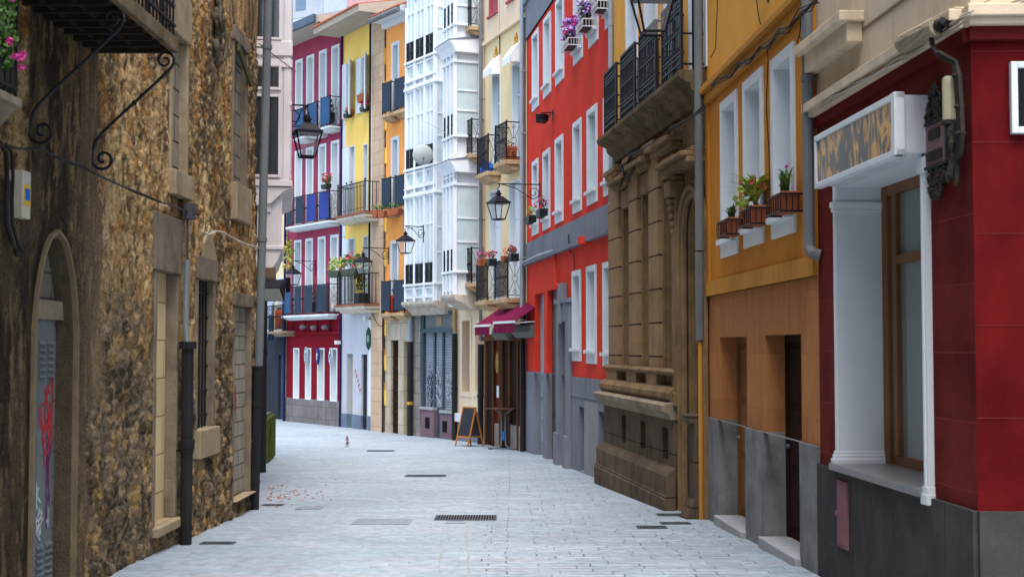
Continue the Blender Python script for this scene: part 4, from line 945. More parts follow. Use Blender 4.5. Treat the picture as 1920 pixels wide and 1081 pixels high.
for (xl,xr) in ((562,573),(585,596),(608,620),(634.5,640)):
    m = MB(); a = B.U(xl); b_ = B.U(xr); m.box(a,b_,-.04,0,zm+.1,zgf); m.box(a-.03,b_+.03,-.1,0,zgf-.2,zgf-.05); B.part('pilaster_cap', m, DKRED)
eave(B, -.3, L+.0, H, 1.0, rise=.30, slab=.24, tiles=False, fas=SOFF)
B.part('gutter', MB().box(-.3,L-.2,-1.12,-1.0,H+.02,H+.30), M('zinc gutter', (.12,.17,.23), streak=.3, brick=(.12,3,.01,(.06,.09,.13,1),.5,0)))
def pbal(o,fl,fr_,yb,sheets,fs=None,sid='x'):
    u0 = B.U(fl,o); u1 = B.U(fr_,o); zt = B.q(fr_,yb,o)[1]
    return B.balcony(u0,u1,o,zt,h=1.08,slab=.18,smat=WHITE,bars=.1,sidepat=sid,sheets=sheets,taper=True)
pbal(.45,599,616,236,[(.0,.98,BLUSH)]); pbal(.45,574,592,246,[(.1,.95,BLUSH)]); pbal(.45,550,567,256,[(.0,.95,BLUSH)])
pbal(.45,537,616,413,[(.0,.13,NAVY),(.21,.40,NAVY),(.48,.69,ROYAL),(.77,.99,ROYAL)]); pbal(.45,530,615,588,[(.0,.18,BLUSH),(.27,.42,NAVY),(.49,.67,NAVY),(.76,.97,NAVY)])
for k,(x,y) in enumerate(((568,613),(588,614),(609,613.5))):
    u,z = B.q(x,y,.25); m = MB(); m.ball((u,-.25,z),.20,.12,.09,10,6); m.box(u-.02,u+.02,-.2,0,z+.03,z+.06); B.part('shop_lamp', m, M('grey lamp hood', (.12,.115,.13), streak=0, rough=.4))
sg = M('navy sign enamel', (.03,.03,.16), streak=0, rough=.4)
for k,(x,y) in enumerate(((567,666),(589,667),(613,668))):
    u,z = B.q(x,y,.22); e = empty('oval_sign', B.W(u,0,z), B.rz, ['white oval blade sign, leftmost of the three on the crimson shop','navy oval blade sign between two white ones on the crimson shop','white oval blade sign, rightmost of the three on the crimson shop'][k], 'sign', 'oval signs on the crimson shop')
    T_ = Matrix.Rotation(R(0),4,'Z'); pr = lambda rx,rz,y0,y1: MB().prism([(rx*math.cos(a*math.pi/8),rz*math.sin(a*math.pi/8)) for a in range(16)], y0, y1)
    pr(.125,.31,-.10,-.05).build('sign_disc', sg if k == 1 else WHITEC, e); pr(.09,.24,-.108,-.10).build('sign_face', sg if k == 1 else WHITEC, e)
    m = MB(); m.ball((0,-.112,.05),.04,.012,.06,8,5); m.box(-.018,.018,-.118,-.106,-.14,.01); m.build('emblem', WHITEC if k == 1 else sg, e)
    if k != 1:
        m = MB(); m.tube([(.10*math.cos(a*math.pi/10),-.112,.26*math.sin(a*math.pi/10)) for a in range(21)],.012,4); m.build('rim', sg, e)
    MB().box(-.02,.02,-.05,0,-.02,.02).build('fixing', IRON, e)
B.pipe(.03,.05,.1,H,M('navy pipe', (.015,.02,.09), streak=.2),off=.1); B.pipe(L-.02,.035,.1,H,M('navy pipe', (.015,.02,.09)),off=.06)
B10 = B
# ---------------------------------------------------------------- far cream house at the bend
P11A = P(455, 57)
B = Bld('far_house', 'cream house at the far bend with a low dark shop and a small balcony', 'house', P11A, P(536,51.6))
L = B.L; H = 12; gz = zg(51)-B.z0; zgf = B.q(515,628)[1]
r = B.R(521,535,520,622); B.win(r, b=.08, depth=.25, mat=WHITE, kind='panel', name='balcony_door', sill=False, fmat=BGLASS)
r = B.R(496,506,515,622); B.win(r, b=.08, depth=.2, mat=WHITE, name='window')
B.wall('cream_wall', CREAM, 0, L, zgf, H, depth=.25)
B.part('orange_panel', MB().box(B.U(508),B.U(515),-.05,0,B.q(508,528)[1],B.q(508,505)[1]+.5), RED)
hs = [B.R(522,534,665,780)]; hs = [(a,b,0,d) for a,b,c,d in hs]
B.wall('shop_wall', M('dark shop front', (.035,.04,.055), (.02,.025,.035), streak=.4), 0, L, 0, zgf, depth=.2, holes=hs)
a,b_,c,d = hs[0]; B.part('shop_door', MB().box(a,b_,.1,.15,0,d).box(a+.1,b_-.1,.08,.1,gz+1.0,d-.2), M('blue grey door', (.05,.075,.11), streak=.4))
B.shell(CREAM, H, D=6); o = .5
zt = B.q(505,621,o)[1]; B.balcony(B.U(495,o),B.U(530,o),o,zt,h=1.0,slab=.2,smat=SLEDGE,bars=.11,sidepat='bars')
B11 = B
# ---------------------------------------------------------------- tower behind the roofs
A_ = P(520,80); Bb = P(706,76)
B = Bld('panelled_tower', 'pale grey panelled building rising behind the roofs', 'building', A_, Bb)
L = B.L; H = 30; r1 = B.R(550,568,-20,20)
m = M('pale panel cladding', (.50,.56,.62), (.40,.46,.52), streak=.15, brick=(3.4,1.75,.03,(.25,.3,.35,1),.5,0))
B.wall('panel_wall', m, 0, L, 0, H, holes=[])
B.part('window', MB().box(B.U(550),B.U(569),-.02,.0,B.q(550,22)[1],B.q(550,-8)[1]).box(B.U(549),B.U(570),-.03,0,B.q(550,53)[1],B.q(550,44)[1]), M('blue grey strip glazing', (.16,.24,.33), streak=.3, rough=.2))
B.part('rose_wall', MB().box(B.U(648),B.U(700),-.06,0,B.q(650,14)[1],H), M('rose stucco', (.55,.33,.34), streak=.1))
B.shell(m, H, D=8)
B12 = B
# ================================================================== LEFT SIDE: old stone house
WA, WB = Vector((-3.845, 9.0)), Vector((-3.785, 19.55))
B = Bld('stone_house', 'old rubble stone house with a pointed doorway, blocked windows and an iron balcony', 'house', WA, WB, zdrop=.1)
L = B.L; H = 11.5
def vnoise(x, y, seed):
    xi = np.floor(x).astype(int); yi = np.floor(y).astype(int); fx = x-xi; fy = y-yi; fx = fx*fx*(3-2*fx); fy = fy*fy*(3-2*fy)
    r_ = np.random.default_rng(seed).random((257,257)); g = lambda a,b: r_[a%257, b%257]
    return (g(xi,yi)*(1-fx)+g(xi+1,yi)*fx)*(1-fy)+(g(xi,yi+1)*(1-fx)+g(xi+1,yi+1)*fx)*fy
def fbm(x, y, seed, o=5, p=.55):
    s_ = 0; a = 1; t = 0
    for k in range(o): s_ = s_+a*vnoise(x*2**k+13.7*k, y*2**k+7.1*k, seed+k); t += a; a *= p
    return s_/t
def voron(x, y, seed):
    r_ = np.random.default_rng(seed).random((257,257,3)); xi = np.floor(x).astype(int); yi = np.floor(y).astype(int)
    f1 = np.full(x.shape, 9.); f2 = np.full(x.shape, 9.); cid = np.zeros(x.shape)
    for dx in (-1,0,1):
        for dy in (-1,0,1):
            a = (xi+dx)%257; b = (yi+dy)%257; px = xi+dx+.15+.7*r_[a,b,0]; py = yi+dy+.15+.7*r_[a,b,1]
            d = np.hypot(x-px, y-py); n = d < f1; f2 = np.where(n, f1, np.minimum(f2, d)); cid = np.where(n, r_[a,b,2], cid); f1 = np.where(n, d, f1)
    return f1, f2, cid
def sm(a, b, x): t = np.clip((x-a)/(b-a), 0, 1); return t*t*(3-2*t)
us = np.arange(0, L+.001, .024); zs_ = np.concatenate([np.arange(0, 6.9, .0165), np.arange(6.9, H+.1, .3)])
UU, ZZ = np.meshgrid(us, zs_)
door = (B.U(58), B.U(137)); dz_ap = B.q(97,436)[1]; dz_sp = B.q(97,640)[1]
ops = [B.R(290,328,506,985), B.R(368,397,522,805), B.R(437,467,572,935), B.R(321,347,60,320), B.R(438,460,-60,345)]
ops[4] = (ops[4][0], ops[4][1], ops[4][2], 6.6)
def lancet(u, z, e=0.0):
    a, b = door; mid = (a+b)/2; hw = (b-a)/2+e; t = np.clip((z-dz_sp)/(dz_ap+e-dz_sp), 0, 1); return (np.abs(u-mid) < hw*np.sqrt(np.clip(1-t**1.7,0,1))) & (z < dz_ap+e)
wx = (fbm(UU*1.3,ZZ*1.3,3,3)-.5)*.35; wz = (fbm(UU*1.3+9,ZZ*1.3,6,3)-.5)*.3
f1,f2,cid = voron((UU+wx)/.24, (ZZ+wz)/.145, 21); g1,g2,cid2 = voron((UU+wx)/.085, (ZZ+wz*1.3)/.12, 22)
up = sm(2.2,3.3,ZZ+(fbm(UU*.8,ZZ*.8,31,3)-.5)*2.2)
low = 1-up
stone = np.clip((f2-f1)*2.6,0,1)**.6; stone2 = np.clip((g2-g1)*2.2,0,1)**.6
n1 = fbm(UU*4,ZZ*2.2,41,5,.6); n2 = fbm(UU*14,ZZ*7,47,4,.65); n3 = fbm(UU*1.1,ZZ*.45,52,4)
# rendered (smoother) area around the pointed door
def bx(a,b,c,d,e=.25): return sm(a-e,a+e*.2,UU)*(1-sm(b-e*.2,b+e,UU))*sm(c-e,c+e*.2,ZZ)*(1-sm(d-e*.2,d+e,ZZ))
zq = B.q(150,740)[1]
pl = np.maximum(np.maximum(bx(-1,door[1]+.25,-1,3.6), bx(B.U(48),B.U(168),2,9)), bx(door[1],B.U(176),zq,3.7)); pl = np.clip(pl+(n1-.5)*.9*(pl>.02),0,1); pl = sm(.35,.6,pl)
rid = 1-np.abs(fbm(UU*5.5,ZZ*4.5,91,5,.6)-.5)*4
h = low*(stone*.034*(.25+1.1*cid)+(n1-.5)*.085+(n2-.5)*.05+rid*.022)+up*(stone2*.026*(.2+cid2)+(n1-.5)*.050+(fbm(UU*11,ZZ*7,49,3,.6)-.5)*.05)+(n2-.5)*.045+ (n3-.5)*.05
h = h*(1-pl)+pl*(.028+(n1-.5)*.022+(n2-.5)*.018)
near = np.zeros_like(UU)
for a,b,c,d in ops:
    dd = np.maximum(np.maximum(a-UU,UU-b),np.maximum(c-ZZ,ZZ-d)); near = np.maximum(near, 1-sm(.04,.20,dd))
near = np.maximum(near, np.where(lancet(UU,ZZ,.16),1,0)); h = h*(1-near)+near*.012
h = np.clip(h, -.03, .12)
# colours of the masonry itself
def C3(*c): return np.array(c)
def mixc(a, b, t): return a*(1-t[...,None])+b*t[...,None]
base_lo = mixc(C3(.13,.098,.065), C3(.28,.205,.125), np.clip(cid*.6+fbm(UU*5,ZZ*5,66,4,.65)*1.2-.4,0,1)); base_lo = mixc(base_lo, C3(.40,.245,.09), sm(.50,.66,fbm(UU*6,ZZ*3.2,61,5,.68))*.85)
base_lo = mixc(base_lo, C3(.028,.024,.020), sm(.48,.62,fbm(UU*8,ZZ*5,62,5,.68))*.8); base_lo = mixc(base_lo, C3(.42,.34,.23), (1-sm(.0,.16,f2-f1))*.35)
st = fbm(UU*11,ZZ*4.2,71,5,.65)
base_up = mixc(C3(.34,.205,.085), C3(.50,.345,.17), sm(.38,.60,fbm(UU*10,ZZ*6,72,4,.7))); base_up = mixc(base_up, C3(.075,.055,.036), sm(.50,.62,st)*.8)
base_up = mixc(base_up, C3(.085,.066,.046), sm(.50,.66,fbm(UU*1.6,ZZ*.8,75,6,.62))*.8); base_up = mixc(base_up, C3(.60,.45,.25), sm(.60,.70,fbm(UU*17,ZZ*9,77,3,.6))*.65)
base_up = mixc(base_up, C3(.42,.19,.045), sm(.58,.68,fbm(UU*8,ZZ*3,79,4,.65))*.6)
colr = mixc(base_lo, base_up, up)
plc = mixc(C3(.105,.076,.046), C3(.040,.031,.023), sm(.40,.60,fbm(UU*4,ZZ*1.6,81,5,.65))); plc = mixc(plc, C3(.26,.175,.09), sm(.53,.66,fbm(UU*12,ZZ*3.0,83,5,.65))*.75); plc = mixc(plc, C3(.27,.19,.11), np.clip((UU-B.U(118))/(B.U(185)-B.U(118)),0,1)*.55)
colr = mixc(colr, plc, pl)
# colour darkened towards the nearer end to paint in its shade
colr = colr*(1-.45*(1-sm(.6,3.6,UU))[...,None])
nxw, nzw = len(us), len(zs_)
keep = np.ones((nzw-1, nxw-1), bool); uc = (UU[:-1,:-1]+UU[1:,1:])/2; zc = (ZZ[:-1,:-1]+ZZ[1:,1:])/2
for a,b,c,d in ops: keep &= ~((uc>a)&(uc<b)&(zc>c)&(zc<d))
keep &= ~lancet(uc,zc,.03)
jj, ii = np.nonzero(keep); fa = np.stack([jj*nxw+ii, jj*nxw+ii+1, (jj+1)*nxw+ii+1, (jj+1)*nxw+ii], 1)
co = np.stack([UU, -h, ZZ], -1).reshape(-1,3)
me = bpy.data.meshes.new('rubble_wall'); me.vertices.add(len(co)); me.vertices.foreach_set('co', co.astype(np.float32).ravel())
me.loops.add(fa.size); me.polygons.add(len(fa)); me.loops.foreach_set('vertex_index', fa.astype(np.int32).ravel()); me.polygons.foreach_set('loop_start', np.arange(0,fa.size,4,dtype=np.int32))
me.update(calc_edges=True)
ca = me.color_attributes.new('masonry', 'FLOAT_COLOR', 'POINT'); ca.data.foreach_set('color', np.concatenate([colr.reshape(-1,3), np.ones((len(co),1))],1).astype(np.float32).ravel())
for_s = np.ones(len(fa), bool); me.polygons.foreach_set('use_smooth', for_s)
mm = bpy.data.materials.new('rubble masonry'); mm.use_nodes = True; N = mm.node_tree.nodes; LK = mm.node_tree.links; bs = N['Principled BSDF']
at = N.new('ShaderNodeVertexColor'); at.layer_name = 'masonry'; tc = N.new('ShaderNodeTexCoord')
nn = N.new('ShaderNodeTexNoise'); nn.inputs['Scale'].default_value = 38; nn.inputs['Detail'].default_value = 7; nn.inputs['Roughness'].default_value = .7; LK.new(tc.outputs['Object'], nn.inputs['Vector'])
mr = N.new('ShaderNodeMapRange'); mr.inputs[1].default_value = .33; mr.inputs[2].default_value = .67; mr.inputs[3].default_value = .45; mr.inputs[4].default_value = 1.55; LK.new(nn.outputs[0], mr.inputs[0])
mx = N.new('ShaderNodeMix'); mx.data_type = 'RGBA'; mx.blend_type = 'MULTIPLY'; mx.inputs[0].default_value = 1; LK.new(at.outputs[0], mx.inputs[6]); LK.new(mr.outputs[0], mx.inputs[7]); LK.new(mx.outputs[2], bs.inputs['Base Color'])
bs.inputs['Specular IOR Level'].default_value = .05; bs.inputs['Roughness'].default_value = .9; bp = N.new('ShaderNodeBump'); bp.inputs['Strength'].default_value = .9; bp.inputs['Distance'].default_value = .03; LK.new(nn.outputs[0], bp.inputs['Height']); LK.new(bp.outputs[0], bs.inputs['Normal'])
wo = bpy.data.objects.new('rubble_wall', me); S.collection.objects.link(wo); me.materials.append(mm); wo.parent = B.root
RB = M('dark rubble stone', (.16,.11,.065), (.07,.05,.035), streak=.5, nscale=3, bump=.5, voro=.8)
m = MB(); m.box(-24,-.003,0,.35,-.3,H); m.quad((0,.45,0),(0,.45,H),(L,.45,H),(L,.45,0)); m.quad((L,-.0,0),(L,7,0),(L,7,H),(L,0,H)); m.quad((-24,.35,H),(L,.35,H),(L,7,H),(-9,7,H)); m.quad((0,0,H),(L,0,H),(L,.5,H),(0,.5,H))
B.part('near_wall', m, RB)  # runs unseen past the viewpoint, lengthened to darken the near street
m = MB(); m.box(-24,L+.1,-.35,7,H,H+.2); B.part('roof', m, TILE)
DRS = M('dressed grey stone', ss=(2.6,2.6,1.5), col=(.23,.19,.14), col2=(.14,.11,.08), streak=.5, scol=(.05,.04,.03,1), nscale=3, bump=.4, voro=.3)
DRSL = M('pale dressed stone', ss=(2.6,2.6,1.5), col=(.36,.29,.19), col2=(.25,.19,.12), streak=.4, scol=(.1,.08,.05,1), nscale=3, bump=.3, voro=.2)
# pointed doorway ring
n = 14; a, b = door; mid = (a+b)/2; hw = (b-a)/2
def arch_pts(e):
    pts = [(mid-hw-e, 0.0)]
    for k in range(n+1):
        t = k/n; z = dz_sp+(dz_ap+e-dz_sp)*t; pts.append((mid-(hw+e)*math.sqrt(max(0,1-t**1.7)), z))
    return pts+[(2*mid-x, z) for x,z in pts[::-1][1:]]
m = MB(); m2 = MB(); pi_ = arch_pts(0); po = arch_pts(.035); pw = arch_pts(.2); g = .33
for k in range(len(pi_)-1):
    (x0,z0),(x1,z1),(X0,Z0),(X1,Z1),(w0,v0),(w1_,v1) = pi_[k],pi_[k+1],po[k],po[k+1],pw[k],pw[k+1]
    m.quad((x0,-.045,z0),(X0,-.045,Z0),(X1,-.045,Z1),(x1,-.045,z1)); m.quad((X0,-.045,Z0),(X0,.0,Z0),(X1,.0,Z1),(X1,-.045,Z1)); m.quad((x0,-.045,z0),(x1,-.045,z1),(x1,.0,z1),(x0,.0,z0))
    m2.quad((x0,.0,z0),(x1,.0,z1),(x1,g,z1),(x0,g,z0)); m2.quad((X0,-.012,Z0),(w0,-.012,v0),(w1_,-.012,v1),(X1,-.012,Z1))
dw = B.part('doorway', m, M('pale worn stone', (.20,.15,.09), (.11,.082,.05), streak=.4, nscale=3, bump=.3)); B.part('reveal', m2, M('dark doorway stone', (.10,.075,.05), (.05,.038,.026), streak=.6, nscale=4, bump=.6, voro=.5), dw)  # reveal and outer band use a darker stone colour than the ring
BLK = M('grey block infill', (.17,.16,.14), (.115,.105,.09), streak=.3, brick=(.42,.22,.01,(.07,.06,.05,1),.4,.5))
B.part('block_infill', MB().box(a,b,.15,.2,0,dz_ap), BLK, dw)
ud0 = B.U(64,-.1); ud1 = B.U(101,-.1); zd1 = B.q(80,598,-.1)[1]; gz = zg(B.W(ud0,0,0).y)-B.z0
STD = M('painted steel door', (.13,.15,.155), (.085,.10,.105), streak=.5, scol=(.05,.045,.04,1), rough=.5, nscale=2.5)
sdo = B.part('steel_door', MB().box(ud0,ud1,.10,.145,gz,zd1), STD, bevel=.004)
for zc_ in (zd1-.28, gz+.35):
    m = MB()
    for c_ in (0,1):
        for k in range(6): x = ud0+.1+c_*.2; z = zc_-k*.055+.1; m.prism([(.10,z),(.075,z-.03),(.10,z-.03)], x, x+.15, axis='x')
    B.part('louvre', m, STD, sdo)
B.part('stone_lintel', MB().box(a+.01,b-.01,.08,.149,zd1,zd1+.16), DRS, dw)
def scrib(cx, cz, w_, h_, n_, seed, r_=.014, y=.085, vert=1.0):
    random.seed(seed); m = MB()
    for i in range(n_):
        x = cx+random.uniform(-.5,.5)*w_; z = cz+random.uniform(-.5,.5)*h_*.5; pts = []
        for t in range(10): pts.append((min(max(x,cx-w_/2),cx+w_/2), y, z)); x += random.uniform(-.35,.35)*w_; z += random.uniform(-.16,.16)*h_*vert
        m.tube(pts, r_, 4)
    # flatten to a film of paint
    m.v = [(vx, y+(vy-y)*.15, vz) for vx,vy,vz in m.v]; return m
GR = M('red spray', (.40,.02,.03), streak=0, rough=.5); GP_ = M('purple spray', (.12,.03,.10), streak=0); GW = M('white spray', (.42,.44,.46), streak=0)
um = (ud0+ud1)/2; zr = B.q(88,780,-.1)[1]; B.part('red_graffiti', scrib(um+.05,zr,.30,.75,10,3,.012,.096), GR, sdo)
B.part('purple_graffiti', scrib(um+.14,B.q(88,890,-.1)[1],.10,.9,6,5,.010,.0965), GP_, sdo); B.part('white_graffiti', scrib(um-.0,B.q(75,960,-.1)[1],.28,.45,7,8,.010,.0955), GW, sdo)
# blocked openings
YB = M('yellow rendered blocks', (.72,.56,.31), (.60,.46,.25), streak=.3, brick=(.6,.42,.008,(.24,.17,.09,1),.4,.5))
DKR = M('dark reveal stone', (.13,.095,.055), (.06,.045,.03), streak=.6, nscale=4, bump=.6, voro=.8)
def opening(r, infill, dep, name, lint=None, sill=None, jm=DRS, rev=.30, jw=.09, py=-.035, ll=.12):
    u0,u1,z0,z1 = r; m = MB(); m.box(u0-jw,u0,py,rev,z0,z1); m.box(u1,u1+jw,py,rev,z0,z1)
    w_ = B.part(name, m, jm, bevel=.012)
    m = MB(); m.box(u0-ll,u1+ll,py-.02,rev,z1,z1+(lint or .3)); B.part('lintel', m, jm, w_, bevel=.012)
    m = MB(); m.box(u0-.12,u1+.10,py-.07,rev,z0-(sill or .12),z0); B.part('sill', m, DRSL, w_, bevel=.012)
    B.part('infill', MB().box(u0,u1,dep,dep+.05,z0,z1), infill, w_); return w_
w1 = opening(ops[0], YB, .10, 'blocked_window', lint=.62, sill=.10, ll=.15)
B.part('red_graffiti', scrib((ops[0][0]+ops[0][1])/2-.2,B.q(295,720)[1],.1,.35,4,13,.008,.094), GR, w1)
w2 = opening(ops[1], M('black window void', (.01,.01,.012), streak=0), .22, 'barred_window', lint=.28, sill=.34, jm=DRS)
m = MB(); u0,u1,z0,z1 = ops[1]
for k in range(5): x = u0+(u1-u0)*(k+.5)/5; m.tube([(x,.05,z0),(x,.05,z1)],.012,5)
for k in range(6): z = z0+(z1-z0)*(k+.5)/6; m.box(u0,u1,.04,.06,z-.012,z+.012)
B.part('window_bar', m, IRON, w2)
GB = M('grey concrete blocks', (.36,.34,.29), (.25,.23,.19), streak=.4, brick=(.4,.2,.01,(.10,.085,.06,1),.5,.5))
w3 = opening(ops[2], GB, .05, 'blocked_doorway', lint=.18, sill=.02, jm=DRS, jw=.07)
B.part('red_graffiti', scrib((ops[2][0]+ops[2][1])/2-.15,B.q(440,760)[1],.16,.5,5,17,.012,.044), GR, w3)
GB2 = M('sooty grey blocks', (.30,.27,.21), (.19,.165,.125), streak=.4, brick=(.4,.3,.012,(.05,.04,.03,1),.5,.5))
w4 = opening(ops[3], GB2, .06, 'walled_window', lint=.5, sill=.28, jm=DRSL)
w5 = opening(ops[4], GB2, .05, 'walled_tall_window', lint=.2, sill=.5, jm=DRS)
u0,u1,z0,z1 = ops[4]; zz = B.q(440,110)[1]; B.part('grey_board', MB().box(u0+.02,u1,.03,.045,zz,z1), M('weathered grey board', (.10,.12,.13), (.06,.07,.075), streak=.6), w5)
m = MB(); m.box(0,.9,-.035,.0,0,.12, Matrix.Translation((u0+.02,-.05,B.q(440,98)[1])) @ Matrix.Rotation(R(22),4,'Y')); B.part('loose_plank', m, M('mossy plank', (.10,.09,.05), (.05,.06,.025), streak=.5), w5, bevel=.006)
# small opening with stone arch behind the conduit
m = MB(); r = B.R(376,398,440,522); m.prism([(r[0],r[2]),(r[1],r[2]),(r[1],r[3]-.15),((r[0]+r[1])/2,r[3]+.15),(r[0],r[3]-.1)],-.05,.02); B.part('relieving_stone', m, DRSL, bevel=.015)
# carved niche ornament
u0,z0 = B.q(400,118); _,z1 = B.q(400,-40); m = MB(); random.seed(3)
for i in range(30):
    t = i/29; z = z0+(z1-z0)*t; w_ = .07+.12*math.sin(t*9)**2; m.ball((u0+random.uniform(-1,1)*w_,-.03-random.random()*.05,z),random.uniform(.03,.07),random.uniform(.03,.06),random.uniform(.04,.09),7,5)
m.tube([(u0+.2,-.08,z0+.55),(u0+.26,-.11,z0+.35),(u0+.18,-.11,z0+.12),(u0+.02,-.09,z0+.02)],.028,6); m.tube([(u0-.1,-.1,z0+.7),(u0-.18,-.12,z0+.5),(u0-.06,-.13,z0+.38)],.025,6)
B.part('carved_ornament', m, M('soot stained carving', (.13,.11,.075), (.05,.045,.035), streak=.5, bump=.5, nscale=6), smooth=True)
# ---- iron balcony overhead
Zf = 12.1; uf = Zf-WA.y; x_out = .74; zt = pt(322,100,Zf).z-B.z0
SB = M('red brown balcony boards', (.10,.045,.03), (.05,.025,.018), streak=.4)
m = MB(); un = uf-3.2; m.box(un,uf,-x_out,-.02,zt+.03,zt+.06); bb = B.part('balcony', m, SB)
m = MB(); m.box(un,uf+.02,-x_out-.03,-x_out+.03,zt,zt+.13); m.box(uf-.05,uf+.02,-x_out+.03,-.02,zt+.0,zt+.10)
B.part('edge_beam', m, MOSS, bb, bevel=.01)
m = MB(); k = 0; x = un+.15
while x < uf-.05: m.box(x,x+.05,-x_out+.04,-.03,zt-.03,zt+.03); x += .24
for y in (-.2,-.45): m.box(un,uf-.06,y-.02,y+.02,zt-.015,zt+.028)
B.part('joist', m, M('dark joist', (.03,.02,.017), streak=.3), bb)
m = MB(); y = -x_out
for z,t in ((1.05,.02),(.12,.012),(.55,.01)): m.box(un,uf,y-t,y+t,zt+.13+z-t,zt+.13+z+t); m.box(uf-t,uf+t,y+.02,0,zt+.13+z-t,zt+.13+z+t)
x = un+.06
while x < uf+.01: m.box(x-.009,x+.009,y-.009,y+.009,zt+.13,zt+1.18); m.ball((x,y,zt+.42),.02,.02,.03,6,4); x += .11
for k in range(1,6): m.box(uf-.009,uf+.009,y*k/6-.009,y*k/6+.009,zt+.1,zt+1.18)
B.part('railing', m, IRON, bb)
def spiral(cx, cz, r0, turns, a0, sgn=1, n_=26):
    return [(cx+r0*(1-t*.78)*math.cos(a0+sgn*t*turns*2*math.pi), cz+r0*(1-t*.78)*math.sin(a0+sgn*t*turns*2*math.pi)) for t in [i/(n_-1) for i in range(n_)]]
def bracket(u_):
    m = MB(); w_ = x_out; drop = .92
    # plane x = u_, coordinates (outward o, z)
    top = [(w_*.80,zt-.01),(w_*.90,zt-.03),(w_*.93,zt-.11),(w_*.88,zt-.20)]
    line = [(.66,zt-.01),(.71,zt-.025),(.735,zt-.06),(.735,zt-.11),(.70,zt-.165),(.54,zt-.32),(.38,zt-.47),(.22,zt-.62),(.09,zt-.745),(.035,zt-.82),(.008,zt-.90),(.0,zt-.965)]
    sp = spiral(.105, zt-.985, .105, 1.3, math.pi, 1, 34)
    line += sp[1:]
    m.tube([(u_,-o-.02,z) for o,z in line], .014, 6)
    s2 = spiral(.655, zt-.085, .072, 1.1, math.pi/2, 1, 22); m.tube([(u_,-o-.02,z) for o,z in s2], .011, 6)
    m.ball((u_,-.40,zt-.47),.025,.025,.025,6,4)
    return B.part('scroll_bracket', m, IRON, bb)
bracket(uf-.08); bracket(uf-1.62)
# nearer small balcony at the left edge
Zn = 9.35; un_ = Zn-WA.y; zt = pt(42,192,Zn).z-B.z0; xo = -(pt(42,192,Zn).x)-3.845; xo = abs(-3.843-pt(42,192,Zn).x)
m = MB(); m.prism([(0,zt-.28),(-xo*.5,zt-.22),(-xo*.9,zt-.05),(-xo,zt-.04),(-xo,zt+.02),(0,zt+.02)], un_-1.5, un_, axis='x'); nb = B.part('stone_balcony', m, DRS, bevel=.008)
m = MB(); y = -xo+.03
for z,t in ((.95,.018),(.08,.012)): m.box(un_-1.5,un_-.03,y-t,y+t,zt+z-t,zt+z+t); m.box(un_-.03-t,un_-.03+t,y+.02,0,zt+z-t,zt+z+t)
x = un_-1.45
while x < un_-.02: m.box(x-.008,x+.008,y-.008,y+.008,zt,zt+.95); x += .1
for k in range(1,5): m.box(un_-.038,un_-.022,y*k/5-.008,y*k/5+.008,zt,zt+.95)
B.part('railing', m, IRON, nb)
near_bal = (un_, xo, zt)
SH = B
# pipes on the stone house
z_t = B.q(478,690)[1]; up_ = L-.12
zt2 = B.q(497,0)[1]; m = MB(); m.tube([(up_,-.10,z_t),(up_,-.20,zt2),(up_,-.24,H)],.062,10)
for y_ in (103,455): zq = B.q(490,y_)[1]; o_ = .10+.10*(zq-z_t)/(zt2-z_t); m.tube([(up_,-o_,zq-.03),(up_,-o_-.004,zq+.03)],.073,10); m.box(up_-.012,up_+.012,-o_,0,zq-.012,zq+.012)
B.part('downpipe', m, GRYP); m = MB(); m.tube([(up_-.06,-.055,.1),(up_-.06,-.10,z_t)],.078,10)
for k in range(4): zq = .5+k*.55; m.tube([(up_-.06,-.06-.012*k,zq-.02),(up_-.06,-.06-.012*k,zq+.02)],.088,10)
B.part('iron_downpipe', m, BLKP)
ud = B.U(352,.15); zj = B.q(355,650,.15)[1]
B.pipe(ud,.068,.12,zj,BLKP,off=.15,name='iron_downpipe'); B.part('pipe_collar', MB().tube([(ud,-.15,zj-.02),(ud,-.15,zj+.06)],.1,10), BLKP); B.part('pipe_collar', MB().tube([(ud,-.15,B.q(350,832,.15)[1]-.05),(ud,-.15,B.q(350,832,.15)[1]+.05)],.09,10), BLKP)
zc1 = B.q(372,492,.12)[1]; m = MB(); m.tube([(ud,-.15,zj),(ud+.05,-.11,zj+.25),(ud+.10,-.10,zj+.6),(ud+.14,-.10,zc1)],.036,8); B.part('conduit', m, GRYP)
m = MB(); z2 = B.q(374,405,.1)[1]; m.tube([(ud+.14,-.10,zc1),(ud+.10,-.11,(zc1+z2)/2),(ud+.13,-.10,z2)],.014,6); m.box(ud+.06,ud+.22,-.17,-.06,z2-.09,z2+.09); B.part('junction_box', m, M('dark junction box', (.07,.08,.09), streak=.3))
m = MB(); ur = B.U(478); m.tube([(ur-.4,-.10,B.q(478,73,.1)[1]),(ur+1.6,-.30,B.q(478,73,.1)[1])],.008,5); B.part('stay_rod', m, M('rusty rod', (.3,.09,.05), streak=0))
